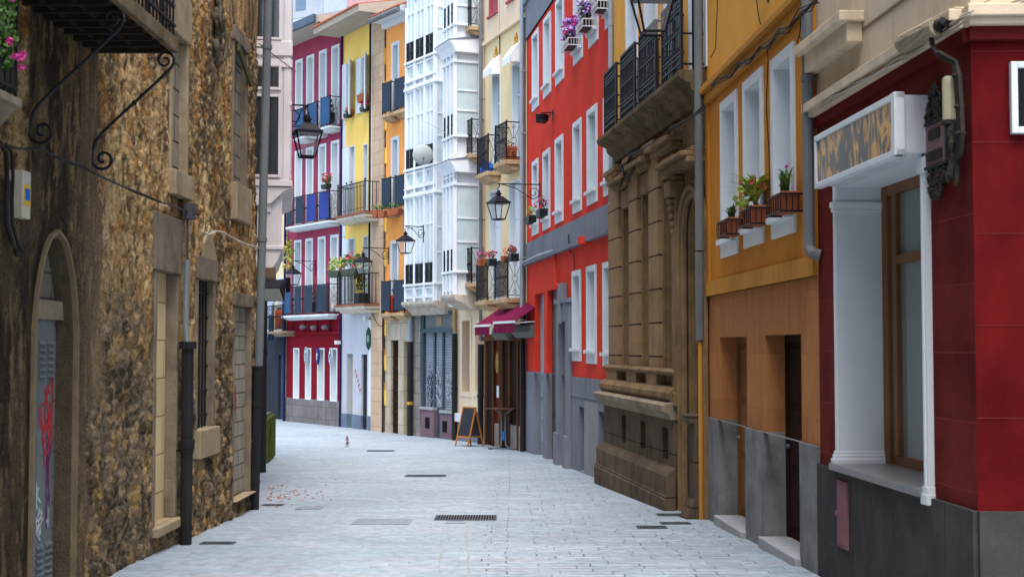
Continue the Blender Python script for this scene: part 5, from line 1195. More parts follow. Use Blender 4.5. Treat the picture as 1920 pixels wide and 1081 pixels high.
# cables along the wall
pts = []
for (x,y) in ((-40,268),(5,275),(40,279),(70,276),(110,300),(150,313),(178,327),(220,345),(255,362),(290,376),(320,386),(350,396),(372,404)):
    u_,z_ = B.q(x,y,.09); pts.append(B.W(u_,.09+.02*random.random(),z_))
m = MB(); m.tube(pts,.010,5); m.tube([p+Vector((.012,.02,.016*math.sin(i*1.7))) for i,p in enumerate(pts)],.007,5)
tag(m.build('wall_cable', CABLE), 'twisted dark cable sagging across the rubble stone wall', 'cable')
pts = []
for (x,y) in ((376,406),(383,418),(380,434),(390,440),(405,433),(420,436),(440,448),(462,458),(485,464)):
    u_,z_ = B.q(x,y,.1); pts.append(B.W(u_,.1,z_))
tag(MB().tube(pts,.012,5).build('wall_cable', CABLEL), 'short pale cable from the junction box to the corner downpipe', 'cable')
pts = []
for (x,y) in ((0,268),(11,285),(13,330),(11,380),(12,420),(22,455),(33,470)):
    u_,z_ = B.q(x,y,.08); pts.append(B.W(u_,.08,z_))
m = MB(); m.tube(pts,.020,6); m.tube([p+Vector((.03,.04,0)) for p in pts],.014,6); m.ball(tuple(pts[-1]),.035,.035,.05)
tag(m.build('hanging_cable', CABLE), 'thick black cable end hanging down beside the meter box', 'cable')
u_,z_ = B.q(26,318,.03); u2,_ = B.q(38,318,.03); _,zb_ = B.q(26,408,.03)
e = empty('meter_box', B.W(u_,0,zb_), B.rz, 'narrow cream meter box with a yellow and blue sticker on the stone wall', 'meter box')
w_ = .17; h_ = z_-zb_
MB().box(0,w_,-.10,.01,0,h_).build('box', M('cream enamel', (.50,.44,.34), (.4,.35,.27), streak=.3), e, bevel=.006)
MB().box(.02,w_-.01,-.104,-.10,h_*.28,h_*.7).build('yellow_sticker', M('yellow sticker', (.55,.36,.03), streak=0), e); MB().box(.04,w_-.03,-.107,-.104,h_*.38,h_*.63).build('blue_sticker', M('blue sticker', (.02,.12,.42), streak=0), e)
MB().box(.03,w_-.02,-.103,-.10,h_*.75,h_*.94).build('label_plate', M('grey plate', (.4,.38,.36), streak=0), e)
# ---------------------------------------------------------------- timber gallery house beyond it
GA, GBp = Vector((-4.0, 19.8)), Vector((-6.2, 32.5))
B = Bld('timber_gallery_house', 'house with painted timber oriels overhanging the lane beyond the stone wall', 'house', GA, GBp)
L = B.L; H = 11
B.wall('side_wall', CREAMN, 0, L, 0, H, holes=[]); B.shell(CREAMN, H, D=5)
dirv = B.u
def oriel(Z0, Z1, px_out, ytop_z, ybot_z, tap=.0, name='oriel', zs_list=()):
    u0 = (Z0-GA.y)/dirv.y; u1 = (Z1-GA.y)/dirv.y; base = B.W(u0,0,0); X = P(px_out,Z0).x; off = (X-base.x)/B.n.x if abs(B.n.x) > .1 else .6
    return u0, u1, abs(off)
u0,u1,off = oriel(21.5,25.2,540,0,0)
def z2(y): return pt(520,y,21.4).z-B.z0
zb = z2(342); m = MB(); m.box(u0+.02,u1,-off+.02,0,zb,H-.3); ob_ = B.part('oriel', m, TAUPE)
m = MB(); T=.05
m.box(u0-.03,u1+.03,-off-.03,0,zb-.04,zb+.06)
for (ya,yb_) in ((72,100),(108,122)): m.box(u0-.02,u1+.02,-off-.02,0,z2(yb_),z2(ya))
m.box(u0,u0+.05,-off-.0,-off+.12,zb+.06,H-.3); 
nf = 5
for k in range(nf+1): x = u0+(u1-u0)*k/nf; m.box(max(u0+.05,x-.05),min(u1,x+.05),-off-.02,-off+.02,zb+.06,H-.3)
for y_ in (190,330): m.box(u0-.015,u1,-off-.015,-off+.02,z2(y_)-.03,z2(y_)+.03)
m.prism([(0,zb-.38),(-off*.55,zb-.32),(-off*.85,zb-.12),(-off-.06,zb-.05),(0,zb-.05)], u0+.0, u1, axis='x')
B.part('oriel_trim', m, TAUPEP, ob_, bevel=.008)
# windows on the side turned to the camera and on the front
for (ya,yb_) in ((178,325),(-70,66),(120,160)):
    m = MB(); w0 = -off+.20; a_,b_ = z2(yb_),z2(ya)
    m.box(u0-.03,u0+.02,w0-.04,w0,a_-.04,b_+.04); m.box(u0-.03,u0+.02,w0,-.02,a_-.04,a_); m.box(u0-.03,u0+.02,w0,-.02,b_,b_+.04)
    wo = B.part('oriel_window', m, TAUPEP); B.part('pane', MB().box(u0-.0,u0+.018,w0,-.02,a_,b_), DGLASS, wo)
    for k in range(nf):
        x = u0+(u1-u0)*k/nf+.09; x2 = u0+(u1-u0)*(k+1)/nf-.09; B.part('front_window', MB().box(x,x2,-off-.0,-off+.018,a_,b_), DGLASS)
# lower, shallower oriel
X = P(536,21.7).x; o2 = abs((X-B.W(u0,0,0).x)/B.n.x)-.06; zb2 = z2(462); m = MB()
m.box(u0+.08,u1-.6,-o2,0,zb2,zb-.05); lo_ = B.part('lower_oriel', m, TAUPE)
m = MB(); m.box(u0+.05,u1-.57,-o2-.03,0,zb2-.03,zb2+.03); m.prism([(0,z2(500)),(-o2*.75,z2(500)),(-o2+.06,z2(485)),(-o2,zb2-.03),(0,zb2-.03)], u0+.08, u1-.6, axis='x'); m.box(u0+.05,u0+.1,-o2+.18,-o2+.26,z2(395),z2(340))
B.part('lower_oriel_trim', m, TAUPEP, lo_, bevel=.008)
m = MB(); a_,b_ = z2(458),z2(350); m.box(u0+.04,u0+.079,-.62,-.03,a_,b_); 
B.part('lower_oriel_window', MB().box(u0+.055,u0+.078,-o2+.40,-.02,a_,b_), DGLASS)
m = MB(); m.box(u0+.05,u1-.7,-o2+.1,0,z2(520),z2(500)-.002); B.part('oriel_beam', m, M('brown beam', (.16,.11,.08), streak=.4), bevel=.01)
u_ = (27.3-GA.y)/dirv.y; m = B.pipe(u_,.085,.1,B.q(497,585)[1],BLKP,off=.2)
TG = B; tg = (u0,u1,off,o2)
# ================================================================== LOOSE THINGS
def make_lamp(name, loc, rz, arm, label, sc=1.0, group='wall lanterns on scroll brackets', turn=20, plain=False):
    """x along the wall, -y out from the wall; the lantern hangs from the end of the arm"""
    e = empty(name, loc, rz, label, 'street lamp', group)
    m = MB(); m.box(-.015,.015,-.02,0,-.55*sc,.06); m.box(-.012,.012,-arm-.03,-.02,-.012,.014)
    A0 = (0,-arm*.93,-.02); 
    pts = [(0,-arm*.93,-.01),(0,-arm*.6,-.10*sc),(0,-arm*.32,-.30*sc)]
    m.tube(pts+[(0,-arm*.2,-.36*sc)], .011, 5)
    m.tube([(0,-arm*.16+.17*sc*(1-.75*t)*math.cos(-2.2+t*9.2), -.22*sc+.17*sc*(1-.75*t)*math.sin(-2.2+t*9.2)) for t in [i/24 for i in range(25)]], .011, 5)
    m.build('bracket', IRON, e)
    x, y, z = 0, -arm, 0
    k = MB(); k.tube([(0,y,z+.0),(0,y+.035,z-.05),(0,y,z-.09),(0,y-.03,z-.13),(0,y,z-.18)],.013,5); k.build('hook', IRON, e)
    T = Matrix.Translation((0,y,z-.18)) @ Matrix.Rotation(R(turn),4,'Z') @ Matrix.Scale(sc,4)
    h = MB(); sq = lambda r: r*1.414
    def lat(prof, seg=4): h.lathe([(r,zz) for r,zz in prof], seg=seg, T=T)
    h.lathe([(.005,.03),(.05,.0),(.055,-.05),(.085,-.055),(.085,-.08),(.06,-.085),(.06,-.13),(.10,-.135)], seg=10, T=T)
    h.lathe([(.09*1.2,-.13),(.16*1.2,-.19),(.30,-.27),(.345,-.29),(.345,-.315),(.30,-.315)], seg=4, T=T)
    h.build('lamp_hood', IRON, e)
    f = MB(); tp = [T @ Vector((.225*a,.225*b,-.315)) for a,b in ((1,1),(-1,1),(-1,-1),(1,-1))]; bt = [T @ Vector((.125*a,.125*b,-.74)) for a,b in ((1,1),(-1,1),(-1,-1),(1,-1))]
    for i in range(4):
        j = (i+1)%4; f.tube([tp[i],bt[i]],.014*sc,4); f.tube([tp[i],tp[j]],.014*sc,4); f.tube([bt[i],bt[j]],.018*sc,4)
    f.build('lantern_frame', IRON, e)
    for i in range(4):
        j = (i+1)%4; MB().quad(tp[i],tp[j],bt[j],bt[i]).build('lantern_pane', LGLASS, e)
    return e
def wall_lamp(Bd, px, py, arm, label, sc=1.0, **k):
    u_, z_ = Bd.q(px,py); return make_lamp('street_lamp', Bd.W(u_,0,z_), Bd.rz, arm, label, sc, **k)
wall_lamp(B4,1013,346,1.03,'black lantern on a scroll bracket fixed to the vermilion house',.93)
wall_lamp(B8,729,466,.95,'black lantern in front of the yellow house windows, above the flower boxes',.93)
wall_lamp(B10,592,490,.92,'black lantern hanging before the left edge of the raspberry house',.95)
u_, z_ = B7.q(828,427); make_lamp('street_lamp', B7.W(u_,.62,z_), B7.rz, .62, 'black lantern hanging in front of the white glazed gallery', .88, group='wall lanterns on scroll brackets')
# lamp on the timber oriel
p = pt(549,197,23.6); make_lamp('street_lamp', (p.x-.02,p.y,p.z), TG.rz, .28, 'black lantern hanging from the timber oriel, seen before the blue balconies', 1.0, turn=8)
# big lamp overhead, on the ochre house
u_, z_ = B2.q(1452,-190); pl_ = pt(1224,-84,14.4); arm = 1.28; uu = (Vector((pl_.x,pl_.y))-B2.A).dot(B2.u); aa = (Vector((pl_.x,pl_.y))-B2.A).dot(B2.n)
make_lamp('street_lamp', B2.W(uu,0,pl_.z-B2.z0), B2.rz, aa, 'large black lantern near the top of the picture, over the palace balcony', .92, turn=0)
# floodlights
def flood(name, loc, rz, label, sc, tilt, yaw, mat=IRON, lens=True):
    e = empty(name, loc, rz, label, 'floodlight', 'floodlights')
    T = Matrix.Translation((0,-.30*sc,-.03)) @ Matrix.Rotation(R(yaw),4,'Z') @ Matrix.Rotation(R(tilt),4,'X') @ Matrix.Scale(sc,4)
    m = MB(); vs = [(-.18,-.16,-.14),(.18,-.16,-.14),(.18,-.16,.14),(-.18,-.16,.14),(-.11,.1,-.09),(.11,.1,-.09),(.11,.1,.09),(-.11,.1,.09)]
    m.add([T @ Vector(v) for v in vs], [(3,2,1,0),(4,5,6,7),(0,1,5,4),(1,2,6,5),(2,3,7,6),(3,0,4,7)])
    for k in range(4): m.box(-.10,.10,.10,.15,-.07+k*.045,-.055+k*.045,T)
    m.build('housing', mat, e)
    MB().box(-.16,.16,-.168,-.161,-.12,.12,T).build('lens', M('floodlight glass', (.45,.50,.47), streak=0, rough=.15), e)
    b = MB(); b.tube([T @ Vector((-.16,0,0)), T @ Vector((-.19,.12,.1)), (0,-.06,.10), (0,0,.10)],.015,5); b.tube([T @ Vector((.16,0,0)), T @ Vector((.19,.12,.1)), (0,-.06,.10)],.015,5); b.box(-.04,.04,-.02,0,-.08,.16)
    b.build('bracket', mat, e); return e
u_,z_ = B4.q(1037,219); flood('floodlight', B4.W(u_,0,z_), B4.rz, 'small black floodlight on an arm on the vermilion wall', .75, 5, -60)
p = pt(516,541,21.0); flood('floodlight', (p.x+.17,p.y+.246,p.z+.03), R(-35), 'black floodlight with a pale lens below the timber oriel', .95, 38, 20)
# satellite dish
u_,z_ = B7.q(790,290,.9); c = B7.W(u_,.85,z_); e = empty('satellite_dish', c, R(8), 'pale grey satellite dish in front of the white gallery', 'satellite dish')
m = MB(); T = Matrix.Rotation(R(96),4,'X'); n = 20
prof = [(0.001,.08),(.12,.068),(.22,.04),(.31,0),(.315,-.008),(.22,.03),(.12,.058),(.001,.07)]; m.lathe(prof, seg=n, T=T); m.build('dish', M('dish grey', (.42,.47,.46), (.36,.40,.39), streak=.1), e, smooth=True)
m = MB(); m.tube([(0,-.02,-.30),(0,-.30,-.16)],.012,5); m.ball((0,-.31,-.15),.035,.05,.035); m.build('receiver_arm', STEELP, e); MB().tube([(0,.06,0),(.05,.25,-.2),(.05,.35,-.2)],.02,6).build('mount', STEELP, e)
# ---------------------------------------------------------------- illuminated box sign with a painted picture
B = B1; oo = .25; u0 = B.U(1534,oo); u1 = B.U(1690,oo); z0 = B.q(1534,353,oo)[1]; z1 = B.q(1534,254,oo)[1]
e = empty('shop_sign', B.W(u0,0,z0), B.rz, 'white box sign with a blurred amber and black picture over the shop window', 'sign'); w_ = u1-u0; h_ = z1-z0
m = MB(); m.box(.02,w_-.02,-oo+.04,-.0,.02,h_-.02); m.build('sign_case', M('white sign metal', (.60,.61,.64), (.5,.5,.52), streak=.25), e, bevel=.004)
m = MB(); k = .05; m.box(0,w_,-oo-.02,-oo+.05,0,k); m.box(0,w_,-oo-.02,-oo+.05,h_-k,h_); m.box(0,k*.8,-oo-.02,-oo+.05,k,h_-k); m.box(w_-k*1.6,w_,-oo-.03,-oo+.05,0.0,h_); m.build('sign_frame', WHITEC, e, bevel=.006)
pm = bpy.data.materials.new('abstract sign picture'); pm.use_nodes = True; N = pm.node_tree.nodes; LK = pm.node_tree.links; bs = N['Principled BSDF']
tc = N.new('ShaderNodeTexCoord'); mp = N.new('ShaderNodeMapping'); mp.inputs['Scale'].default_value = (3.0,1,1.1); mp.inputs['Location'].default_value = (1.3,0,.4); LK.new(tc.outputs['Object'], mp.inputs[0])
nn = N.new('ShaderNodeTexNoise'); nn.inputs['Scale'].default_value = 1.5; nn.inputs['Detail'].default_value = 5; nn.inputs['Distortion'].default_value = 1.6; LK.new(mp.outputs[0], nn.inputs['Vector'])
cr = N.new('ShaderNodeValToRGB'); c_ = cr.color_ramp; c_.elements[0].position = .42; c_.elements[0].color = (.012,.012,.012,1); c_.elements[1].position = .70; c_.elements[1].color = (.30,.29,.27,1)
for p_, cc in ((.45,(.06,.035,.015,1)),(.475,(.42,.19,.015,1)),(.54,(.70,.32,.015,1)),(.565,(.25,.12,.03,1)),(.60,(.015,.015,.012,1)),(.66,(.05,.05,.045,1))): q_ = c_.elements.new(p_); q_.color = cc
LK.new(nn.outputs[0], cr.inputs[0]); LK.new(cr.outputs[0], bs.inputs['Base Color']); bs.inputs['Roughness'].default_value = .3
MB().box(k*.8,w_-k*1.6,-oo-.0,-oo+.03,k,h_-k).build('picture_panel', pm, e)
# ornate plaque lantern
u0 = B.U(1738,.05); u1 = B.U(1776,.05); z0 = B.q(1745,372,.05)[1]; z1 = B.q(1765,150,.05)[1]; um = (u0+u1)/2
e = empty('wrought_plaque', B.W(um,0,z0), B.rz, 'tall wrought iron plaque with two small dark plates on the wine red wall', 'plaque'); h_ = z1-z0; w_ = (u1-u0)*.55
m = MB(); zz0 = B.q(1745,316,.05)[1]-z0; zz1 = B.q(1745,228,.05)[1]-z0
m.box(-w_-.03,w_+.03,-.055,0,zz0,zz0+.02); m.box(-w_-.03,w_+.03,-.055,0,zz1-.02,zz1); m.box(-w_-.03,-w_,-.055,0,zz0+.02,zz1-.02); m.box(w_,w_+.03,-.055,0,zz0+.02,zz1-.02)
m.build('plaque_frame', IRON, e); MB().box(-w_,w_,-.04,0,zz0+.02,zz1-.02).build('panel', M('dull pink panel', (.24,.16,.15), (.18,.12,.11), streak=.3), e)
hgt = zz1-zz0; MB().box(-w_*.5,w_*.45,-.055,-.04,zz0+hgt*.60,zz0+hgt*.82).build('plate', M('dark bronze plate', (.035,.03,.022), (.07,.06,.04), streak=0, bump=.8, bscale=60), e); MB().box(-w_*.65,w_*.6,-.055,-.04,zz0+hgt*.16,zz0+hgt*.36).build('plate', _mats['dark bronze plate'], e)
random.seed(9)
OI = M('old black ironwork', (.02,.02,.017), (.07,.06,.035), streak=0, rough=.5, bump=.3, nscale=20)
for nm,(za,zb_,up1) in {'crest':(zz1,h_,1),'pendant':(zz0,0,-1)}.items():
    m = MB()
    for i in range(46):
        t = i/45; z = za+(zb_-za)*t; ww = w_*(1.15-t*1.0) if nm == 'crest' else w_*(1.1-t*.75)
        x = random.uniform(-1,1)*ww; rr = random.uniform(.014,.03)
        m.tube([(x+rr*math.cos(a),-.035-random.random()*.015,z+rr*math.sin(a)) for a in np.linspace(0,5,7)],.008,4)
    m.tube([(0,-.02,za),(0,-.03,zb_)],.014,6); m.box(-w_*.45,w_*.45,-.02,0,min(za,za+(zb_-za)*.55),max(za,za+(zb_-za)*.55)); m.build(nm, OI, e)
# cream lamp tube and black cable bundle beside it
u_,z_ = B.q(1781,228,.1); _,zt_ = B.q(1781,143,.1); e = empty('lamp_tube', B.W(u_,0,z_), B.rz, 'cream tube lamp housing between the plaque and the black cable', 'lamp housing')
MB().lathe([(.038,0),(.048,.01),(.048,zt_-z_-.015),(.03,zt_-z_)], c=(0,-.10,0), seg=14).build('tube', M('cream lamp tube', (.48,.46,.30), (.38,.36,.24), streak=.15), e)
m = MB(); random.seed(5); m.lathe([(.06,-.02),(.06,.0)], c=(0,-.10,0), seg=10)
for i in range(16): m.ball((random.uniform(-.05,.06),-.06-random.random()*.06,-.06-.34*random.random()),random.uniform(.015,.035),.02,random.uniform(.03,.07),6,4)
m.tube([(-.03,-.1,-.02),(-.04,-.08,-.3)],.02,6); m.tube([(.04,-.1,-.02),(.05,-.1,-.25),(.0,-.08,-.38)],.02,6); m.build('fitting', OI, e)
m = MB(); pts = []
for (x,y) in ((1768,62),(1772,84),(1780,100),(1789,118),(1795,142),(1799,200),(1801,250),(1797,290),(1790,302),(1780,296),(1777,270)):
    u_,z_ = B.q(x,y,.08); pts.append(B.W(u_,.08 if y > 110 else .17,z_))
m.tube(pts,[.018]*3+[.028]*6+[.02]*2,7); m.tube([p+Vector((.0,-.035,.0)) for p in pts[2:8]],.018,6)
for p in pts[3:7]: m.ball(tuple(p),.042,.042,.02,8,4)
tag(m.build('power_cable', CABLE), 'thick black taped cable running down beside the cream lamp tube', 'cable')
# rolled cable cover on the cornice
u0,z0 = B.q(1695,82,.15); u1,z1 = B.q(1762,48,.15); m = MB(); a_ = B.W(u0,.15,z0); b_ = B.W(u1,.15,z1+.0)
e = empty('cable_cover', a_, 0, 'weathered half round cable cover lying on the cream cornice', 'cable cover'); d = b_-a_; m.tube([Vector((0,0,0)),d],.075,12); m.build('cover', M('weathered cream plastic', (.42,.36,.26), (.24,.19,.13), streak=.3, brick=(.02,5,.002,(.2,.16,.1,1),.5,0)), e)
m = MB(); m.ball(tuple(d*1.01),.05,.03,.05); m.tube([d*1.0,d*1.05+Vector((0,-.03,.02)),d*1.12+Vector((-.0,-.06,-.02))],.03,6); m.build('cable_end', CABLE, e)
# pale wires on the cornice
def wires(Bd, pts_px, off, n_, spread, mat, name, label, seed=1, r_=.008):
    random.seed(seed); m = MB()
    for k in range(n_):
        pts = []; o1 = random.uniform(-spread,spread); o2 = random.uniform(-spread,spread)
        for i,(x,y) in enumerate(pts_px):
            u_,z_ = Bd.q(x,y,off); pts.append(Bd.W(u_,off+o2*.4,z_+o1+spread*.8*math.sin(i*1.9+k*2.3)))
        m.tube(pts, r_*random.uniform(.7,1.3), 5)
    return tag(m.build(name, mat), label, 'cable')
wires(B1, [(1538,200),(1560,182),(1590,165),(1620,150),(1650,136),(1680,118),(1705,103),(1740,80),(1775,58),(1800,38),(1824,24)], .13, 5, .022, CABLEL, 'cornice_wires', 'loose bundle of pale wires along the cream cornice of the wine red building')
wires(C, [(1829,20),(1850,10),(1880,4),(1925,-4)], .13, 4, .03, CABLEL, 'cornice_wires', 'pale wires over the turned corner of the cream cornice', 4)
wires(B2, [(1333,160),(1345,148),(1368,140),(1385,118),(1405,112),(1425,86),(1440,84),(1458,58),(1478,50),(1500,22),(1520,8),(1535,-8)], .16, 5, .04, CABLE, 'facade_wires', 'dark tangled wires slung under the ochre house string course', 7)
wires(B2, [(1415,-20),(1424,40),(1437,70),(1440,110),(1437,200),(1442,290),(1444,350),(1443,380)], .05, 1, .0, CABLE, 'facade_wires', 'single dark wire hanging between the two nearer windows of the ochre house', 8)
wires(B2, [(1346,-10),(1343,50),(1342,90),(1333,108)], .08, 1, .0, CABLE, 'facade_wires', 'thin dark wire beside the downpipe on the amber wall', 9)
wires(B2, [(1503,20),(1500,60),(1495,80),(1505,92),(1508,80),(1498,68)], .05, 1, .0, CABLE, 'facade_wires', 'small loop of wire at the near top corner of the ochre wall', 10, .006)
wires(B3, [(1163,345),(1172,320),(1182,290),(1210,275),(1240,262),(1258,240),(1290,222),(1320,200)], .22, 3, .03, CABLE, 'palace_wires', 'black wires under the palace balcony slab', 12, .012)
wires(B3, [(1165,310),(1170,330),(1178,335),(1186,318),(1192,300)], .2, 3, .03, CABLE, 'palace_wires', 'black cable knot above the farthest palace window', 14, .014)
# ---------------------------------------------------------------- plants
def blades(m, c, n_, h_, sp, w_=.012):
    for i in range(n_):
        a = random.random()*6.28; d = Vector((math.cos(a),math.sin(a),0)); s0 = d.cross(Vector((0,0,1)))*w_*1.6; r0 = sp*random.uniform(.4,1); hh = h_*random.uniform(.5,1)
        p = [Vector(c)+d*r0*t*t+Vector((0,0,hh*(t*1.5-t*t*.75))) for t in (0,.35,.7,1)]
        m.add([p[0]-s0,p[0]+s0,p[1]-s0,p[1]+s0,p[2]-s0*.7,p[2]+s0*.7,p[3]], [(0,1,3,2),(2,3,5,4),(4,5,6)])
def cloud(m, c, rx, ry, rz_, n_, s_):
    for i in range(n_):
        v = Vector((random.gauss(0,1),random.gauss(0,1),random.gauss(0,1))).normalized()*random.random()**.4
        m.leaf((c[0]+v.x*rx,c[1]+v.y*ry,c[2]+v.z*rz_), s_*random.uniform(.6,1.3))
def planter(loc, rz, w_, d_, h_, label, pot=POT, leaf=GRN, kind='cloud', fl=None, fn=0, holder=None, top=.2, nleaf=150, ls=.04, cat='flower pot', name='flower_pot', group=None, pots=1, hang=0, fsp=1.0, flr=.025):
    """loc: middle of the base; -y out of the wall"""
    e = empty(name, loc, rz, label, cat, group)
    for k in range(pots):
        x = (k-(pots-1)/2)*w_/pots; ww = w_/pots*.46
        m = MB(); m.prism([(x-ww*.8,0),(x+ww*.8,0),(x+ww,h_*.8),(x+ww*1.08,h_*.8),(x+ww*1.08,h_),(x-ww*1.08,h_),(x-ww*1.08,h_*.8),(x-ww,h_*.8)], -d_/2, d_/2); m.build('pot', pot, e, bevel=.006)
    m = MB()
    if kind == 'blade': blades(m,(0,0,h_),nleaf,top*1.15,w_*.75); cloud(m,(-.05,-.08,h_+top*.25),w_*.45,d_*.8,top*.4,90,.05)
    elif kind == 'spiky':
        for k in range(3): blades(m,((k-1)*w_*.25,0,h_),nleaf//3,top,w_*.3,.009)
    else:
        for k in range(4): cloud(m,((random.random()-.5)*w_*.7,(random.random()-.5)*d_*.5,h_+top*random.uniform(.25,.7)),w_*.3,d_*.6,top*.45,nleaf//4,ls)
        if hang: cloud(m,(0,-d_*.5,h_*.4),w_*.45,d_*.3,hang,nleaf//3,ls)
    m.build('foliage', leaf, e)
    if fl:
        for q_,fm in enumerate(fl if isinstance(fl,(list,tuple)) else [fl]):
            m = MB()
            for i in range(fn):
                c = (random.uniform(-.5,.5)*w_*fsp,random.uniform(-.6,.5)*d_,h_+top*random.uniform(.2,1.1))
                for j in range(5): m.leaf((c[0]+random.gauss(0,flr*.5),c[1]+random.gauss(0,flr*.5),c[2]+random.gauss(0,flr*.5)), flr*1.5, 1.1)
            m.build('flower', fm, e)
    if holder:
        m = MB(); W2 = w_/2+.03; D2 = d_/2+.02; H2 = h_*.85
        for z in (.0,H2): m.box(-W2,W2,-D2-.008,-D2+.006,z-.01,z+.01); m.box(-W2-.006,-W2+.006,-D2,D2,z-.01,z+.01); m.box(W2-.006,W2+.006,-D2,D2,z-.01,z+.01)
        n = max(4,int(w_/.075))
        for i in range(n+1): x = -W2+2*W2*i/n; m.tube([(x,-D2,0),(x+.02,-D2-.01,H2*.5),(x,-D2,H2)],.006,4)
        for s_ in (-W2,W2):
            for j in range(1,4): m.box(s_-.005,s_+.005,-D2+2*D2*j/4-.005,-D2+2*D2*j/4+.005,0,H2)
        m.build('pot_holder', holder, e)
    return e
random.seed(21)
B = B2
for (xl,yb,kind,leaf,lab,tp,nl,fl) in ((1355,448,'spiky',GRND,'terracotta window pot with a few dark spiky leaves, farthest on the ochre house',.22,30,None),(1397,430,'blade',GRNY,'terracotta window pot with bright yellow green grass on the ochre house',.42,170,REDF),(1449,409,'spiky',GRN,'terracotta window pot with one magenta bloom, nearest on the ochre house',.34,50,PINK)):
    u_,z_ = B.q(xl,yb,.14); w_ = .50
    planter(B.W(u_+.47,.13,z_-.0), B.rz, w_, .19, .20, lab, leaf=leaf, kind=kind, top=tp, nleaf=nl, fl=fl, fn=3 if fl is REDF else 1, holder=IRON, group='window pots on the ochre house')
B = B4; WH = M('white wire basket', (.62,.62,.64), streak=0)
for (i,lab,cols_) in ((3,'basket of pink and lilac flowers, farthest on the upper vermilion wall',(PINK,LILAC)),(4,'white basket of purple and white flowers, middle one on the upper vermilion wall',(LILAC,WHF)),(5,'white window basket of magenta flowers, nearest on the upper vermilion wall',(PINK,LILAC))):
    u0,u1,z0,z1 = VW[i]; planter(B.W((u0+u1)/2,.17,z0+.27), B.rz, (u1-u0)*.72, .20, .17, lab, pot=DPOT, leaf=GRND, top=.42, nleaf=150, ls=.06, fl=cols_, fn=44, holder=WH, group='flower baskets on the vermilion house', fsp=1.25, flr=.04)
for (i,lab,lf,f_) in ((6,'small green pot plant in the farthest middle window of the vermilion house',GRNY,None),(7,'window pot with a magenta flower in the second middle window of the vermilion house',GRND,PINK)):
    u0,u1,z0,z1 = VW[i]; planter(B.W((u0+u1)/2,.12,z0+.27), B.rz, (u1-u0)*.6, .2, .2, lab, pot=DPOT, leaf=lf, top=.3, nleaf=60, fl=f_, fn=8, group='small pots on the vermilion house', flr=.04)
B = B9
u_,z_ = B.q(657,214,.1); planter(B.W(u_,.12,z_-.05),B.rz,.36,.2,.2,'terracotta pot with a green plant at the left shuttered window of the yellow house',leaf=GRNY,kind='spiky',nleaf=40,top=.3)
u_,z_ = B.q(684,190,.1); planter(B.W(u_,.18,z_-.05),B.rz,.5,.24,.28,'large terracotta pot hanging at the right shuttered window of the yellow house',leaf=GRND,nleaf=30,top=.12)
u_,z_ = B.q(657,224,.1); planter(B.W(u_,.2,z_+.05),B.rz,.4,.2,.15,'red flowers in a dark pot on the left yellow house sill',pot=DPOT,nleaf=60,top=.2,fl=REDF,fn=6,flr=.04)
u_,z_ = B.q(686,212,.1); planter(B.W(u_,.16,z_+.05),B.rz,.4,.2,.15,'pink and red flowers in a pot on the right yellow house sill',pot=DPOT,nleaf=40,top=.2,fl=(PINK,REDF),fn=10,flr=.05)
for (x0,x1,y,lab,f_) in ((618,641,521,'long railing planter of green and yellow leaves, left of the lantern',None),(643,674,518,'long railing planter with red blooms behind the lantern',REDF)):
    u0,z_ = B.q(x0,y,.7); u1,_ = B.q(x1,y,.7); planter(B.W((u0+u1)/2,.7,z_),B.rz,u1-u0,.24,.22,lab,pot=M('green grey trough', (.07,.08,.06), streak=.2),leaf=GRNY if f_ is None else GRN,nleaf=220,top=.5,ls=.07,fl=f_,fn=14,group='planters on the yellow house railing',flr=.05)
u_,z_ = B.q(676,570,.4); planter(B.W(u_,.35,z_+.03),B.rz,.42,.4,.34,'tall bushy plant in a black pot on the lower yellow house balcony',pot=DPOT,leaf=GRN,nleaf=240,top=1.15,ls=.08)
B = B8
for (x0,x1,y,lab) in ((703,713.5,408,'terracotta pot at the far end of the middle orange house balcony'),(714,727,409,'terracotta trough with small green plants on the middle orange house balcony'),(730,754,406,'long terracotta trough on the near balcony of the orange house')):
    u0,z_ = B.q(x0,y,.42); u1,_ = B.q(x1,y,.42); planter(B.W((u0+u1)/2,.45,z_),B.rz,u1-u0,.2,.22,lab,leaf=GRN,nleaf=70,top=.22,group='terracotta troughs on the orange house')
u_,z_ = B.q(735,585,.2); planter(B.W(u_,.2,z_),B.rz,.3,.25,.55,'tall red pot on the lowest orange house balcony',pot=M('red plastic', (.45,.06,.03), streak=.1),leaf=GRND,nleaf=20,top=.2)
B = B5
for (x,y,lab,f_,pt_) in ((905,487,'terracotta pot of pink succulents on the lower cream balcony, left of three',PINK,POT),(922,487,'dark pot of red flowers hooked on the lower cream balcony railing',REDF,DPOT),(963,478,'dark round pot of red flowers hooked at the near end of the cream balcony',REDF,DPOT)):
    u_,z_ = B.q(x,y+6,.42); planter(B.W(u_,.42,z_-.08),B.rz,.26,.22,.2,lab,pot=pt_,leaf=GRND,nleaf=40,top=.2,fl=f_,fn=14,flr=.035)
u_,z_ = B.q(948,484,.36); planter(B.W(u_,.36,z_-.10),B.rz,.3,.2,.16,'terracotta pot with dry red shoots on the lower cream balcony',leaf=REDF,nleaf=40,top=.25)
u_,z_ = B.q(960,300,.2); planter(B.W(u_,.25,z_),B.rz,.3,.3,.35,'round terracotta pot inside the upper near cream balcony railing',leaf=GRND,nleaf=40,top=.2)
u_,z_ = B.q(905,325,.2); u2,_ = B.q(925,325,.2)
e = empty('blue_bag', B.W(u_+.3,.22,z_-.15), B.rz, 'bright blue plastic bag on the upper cream balcony', 'bag'); m = MB()
for i in range(14): m.ball((random.uniform(-.25,.4),random.uniform(-.08,.08),random.uniform(.05,.38)),.13,.09,.12,7,5)
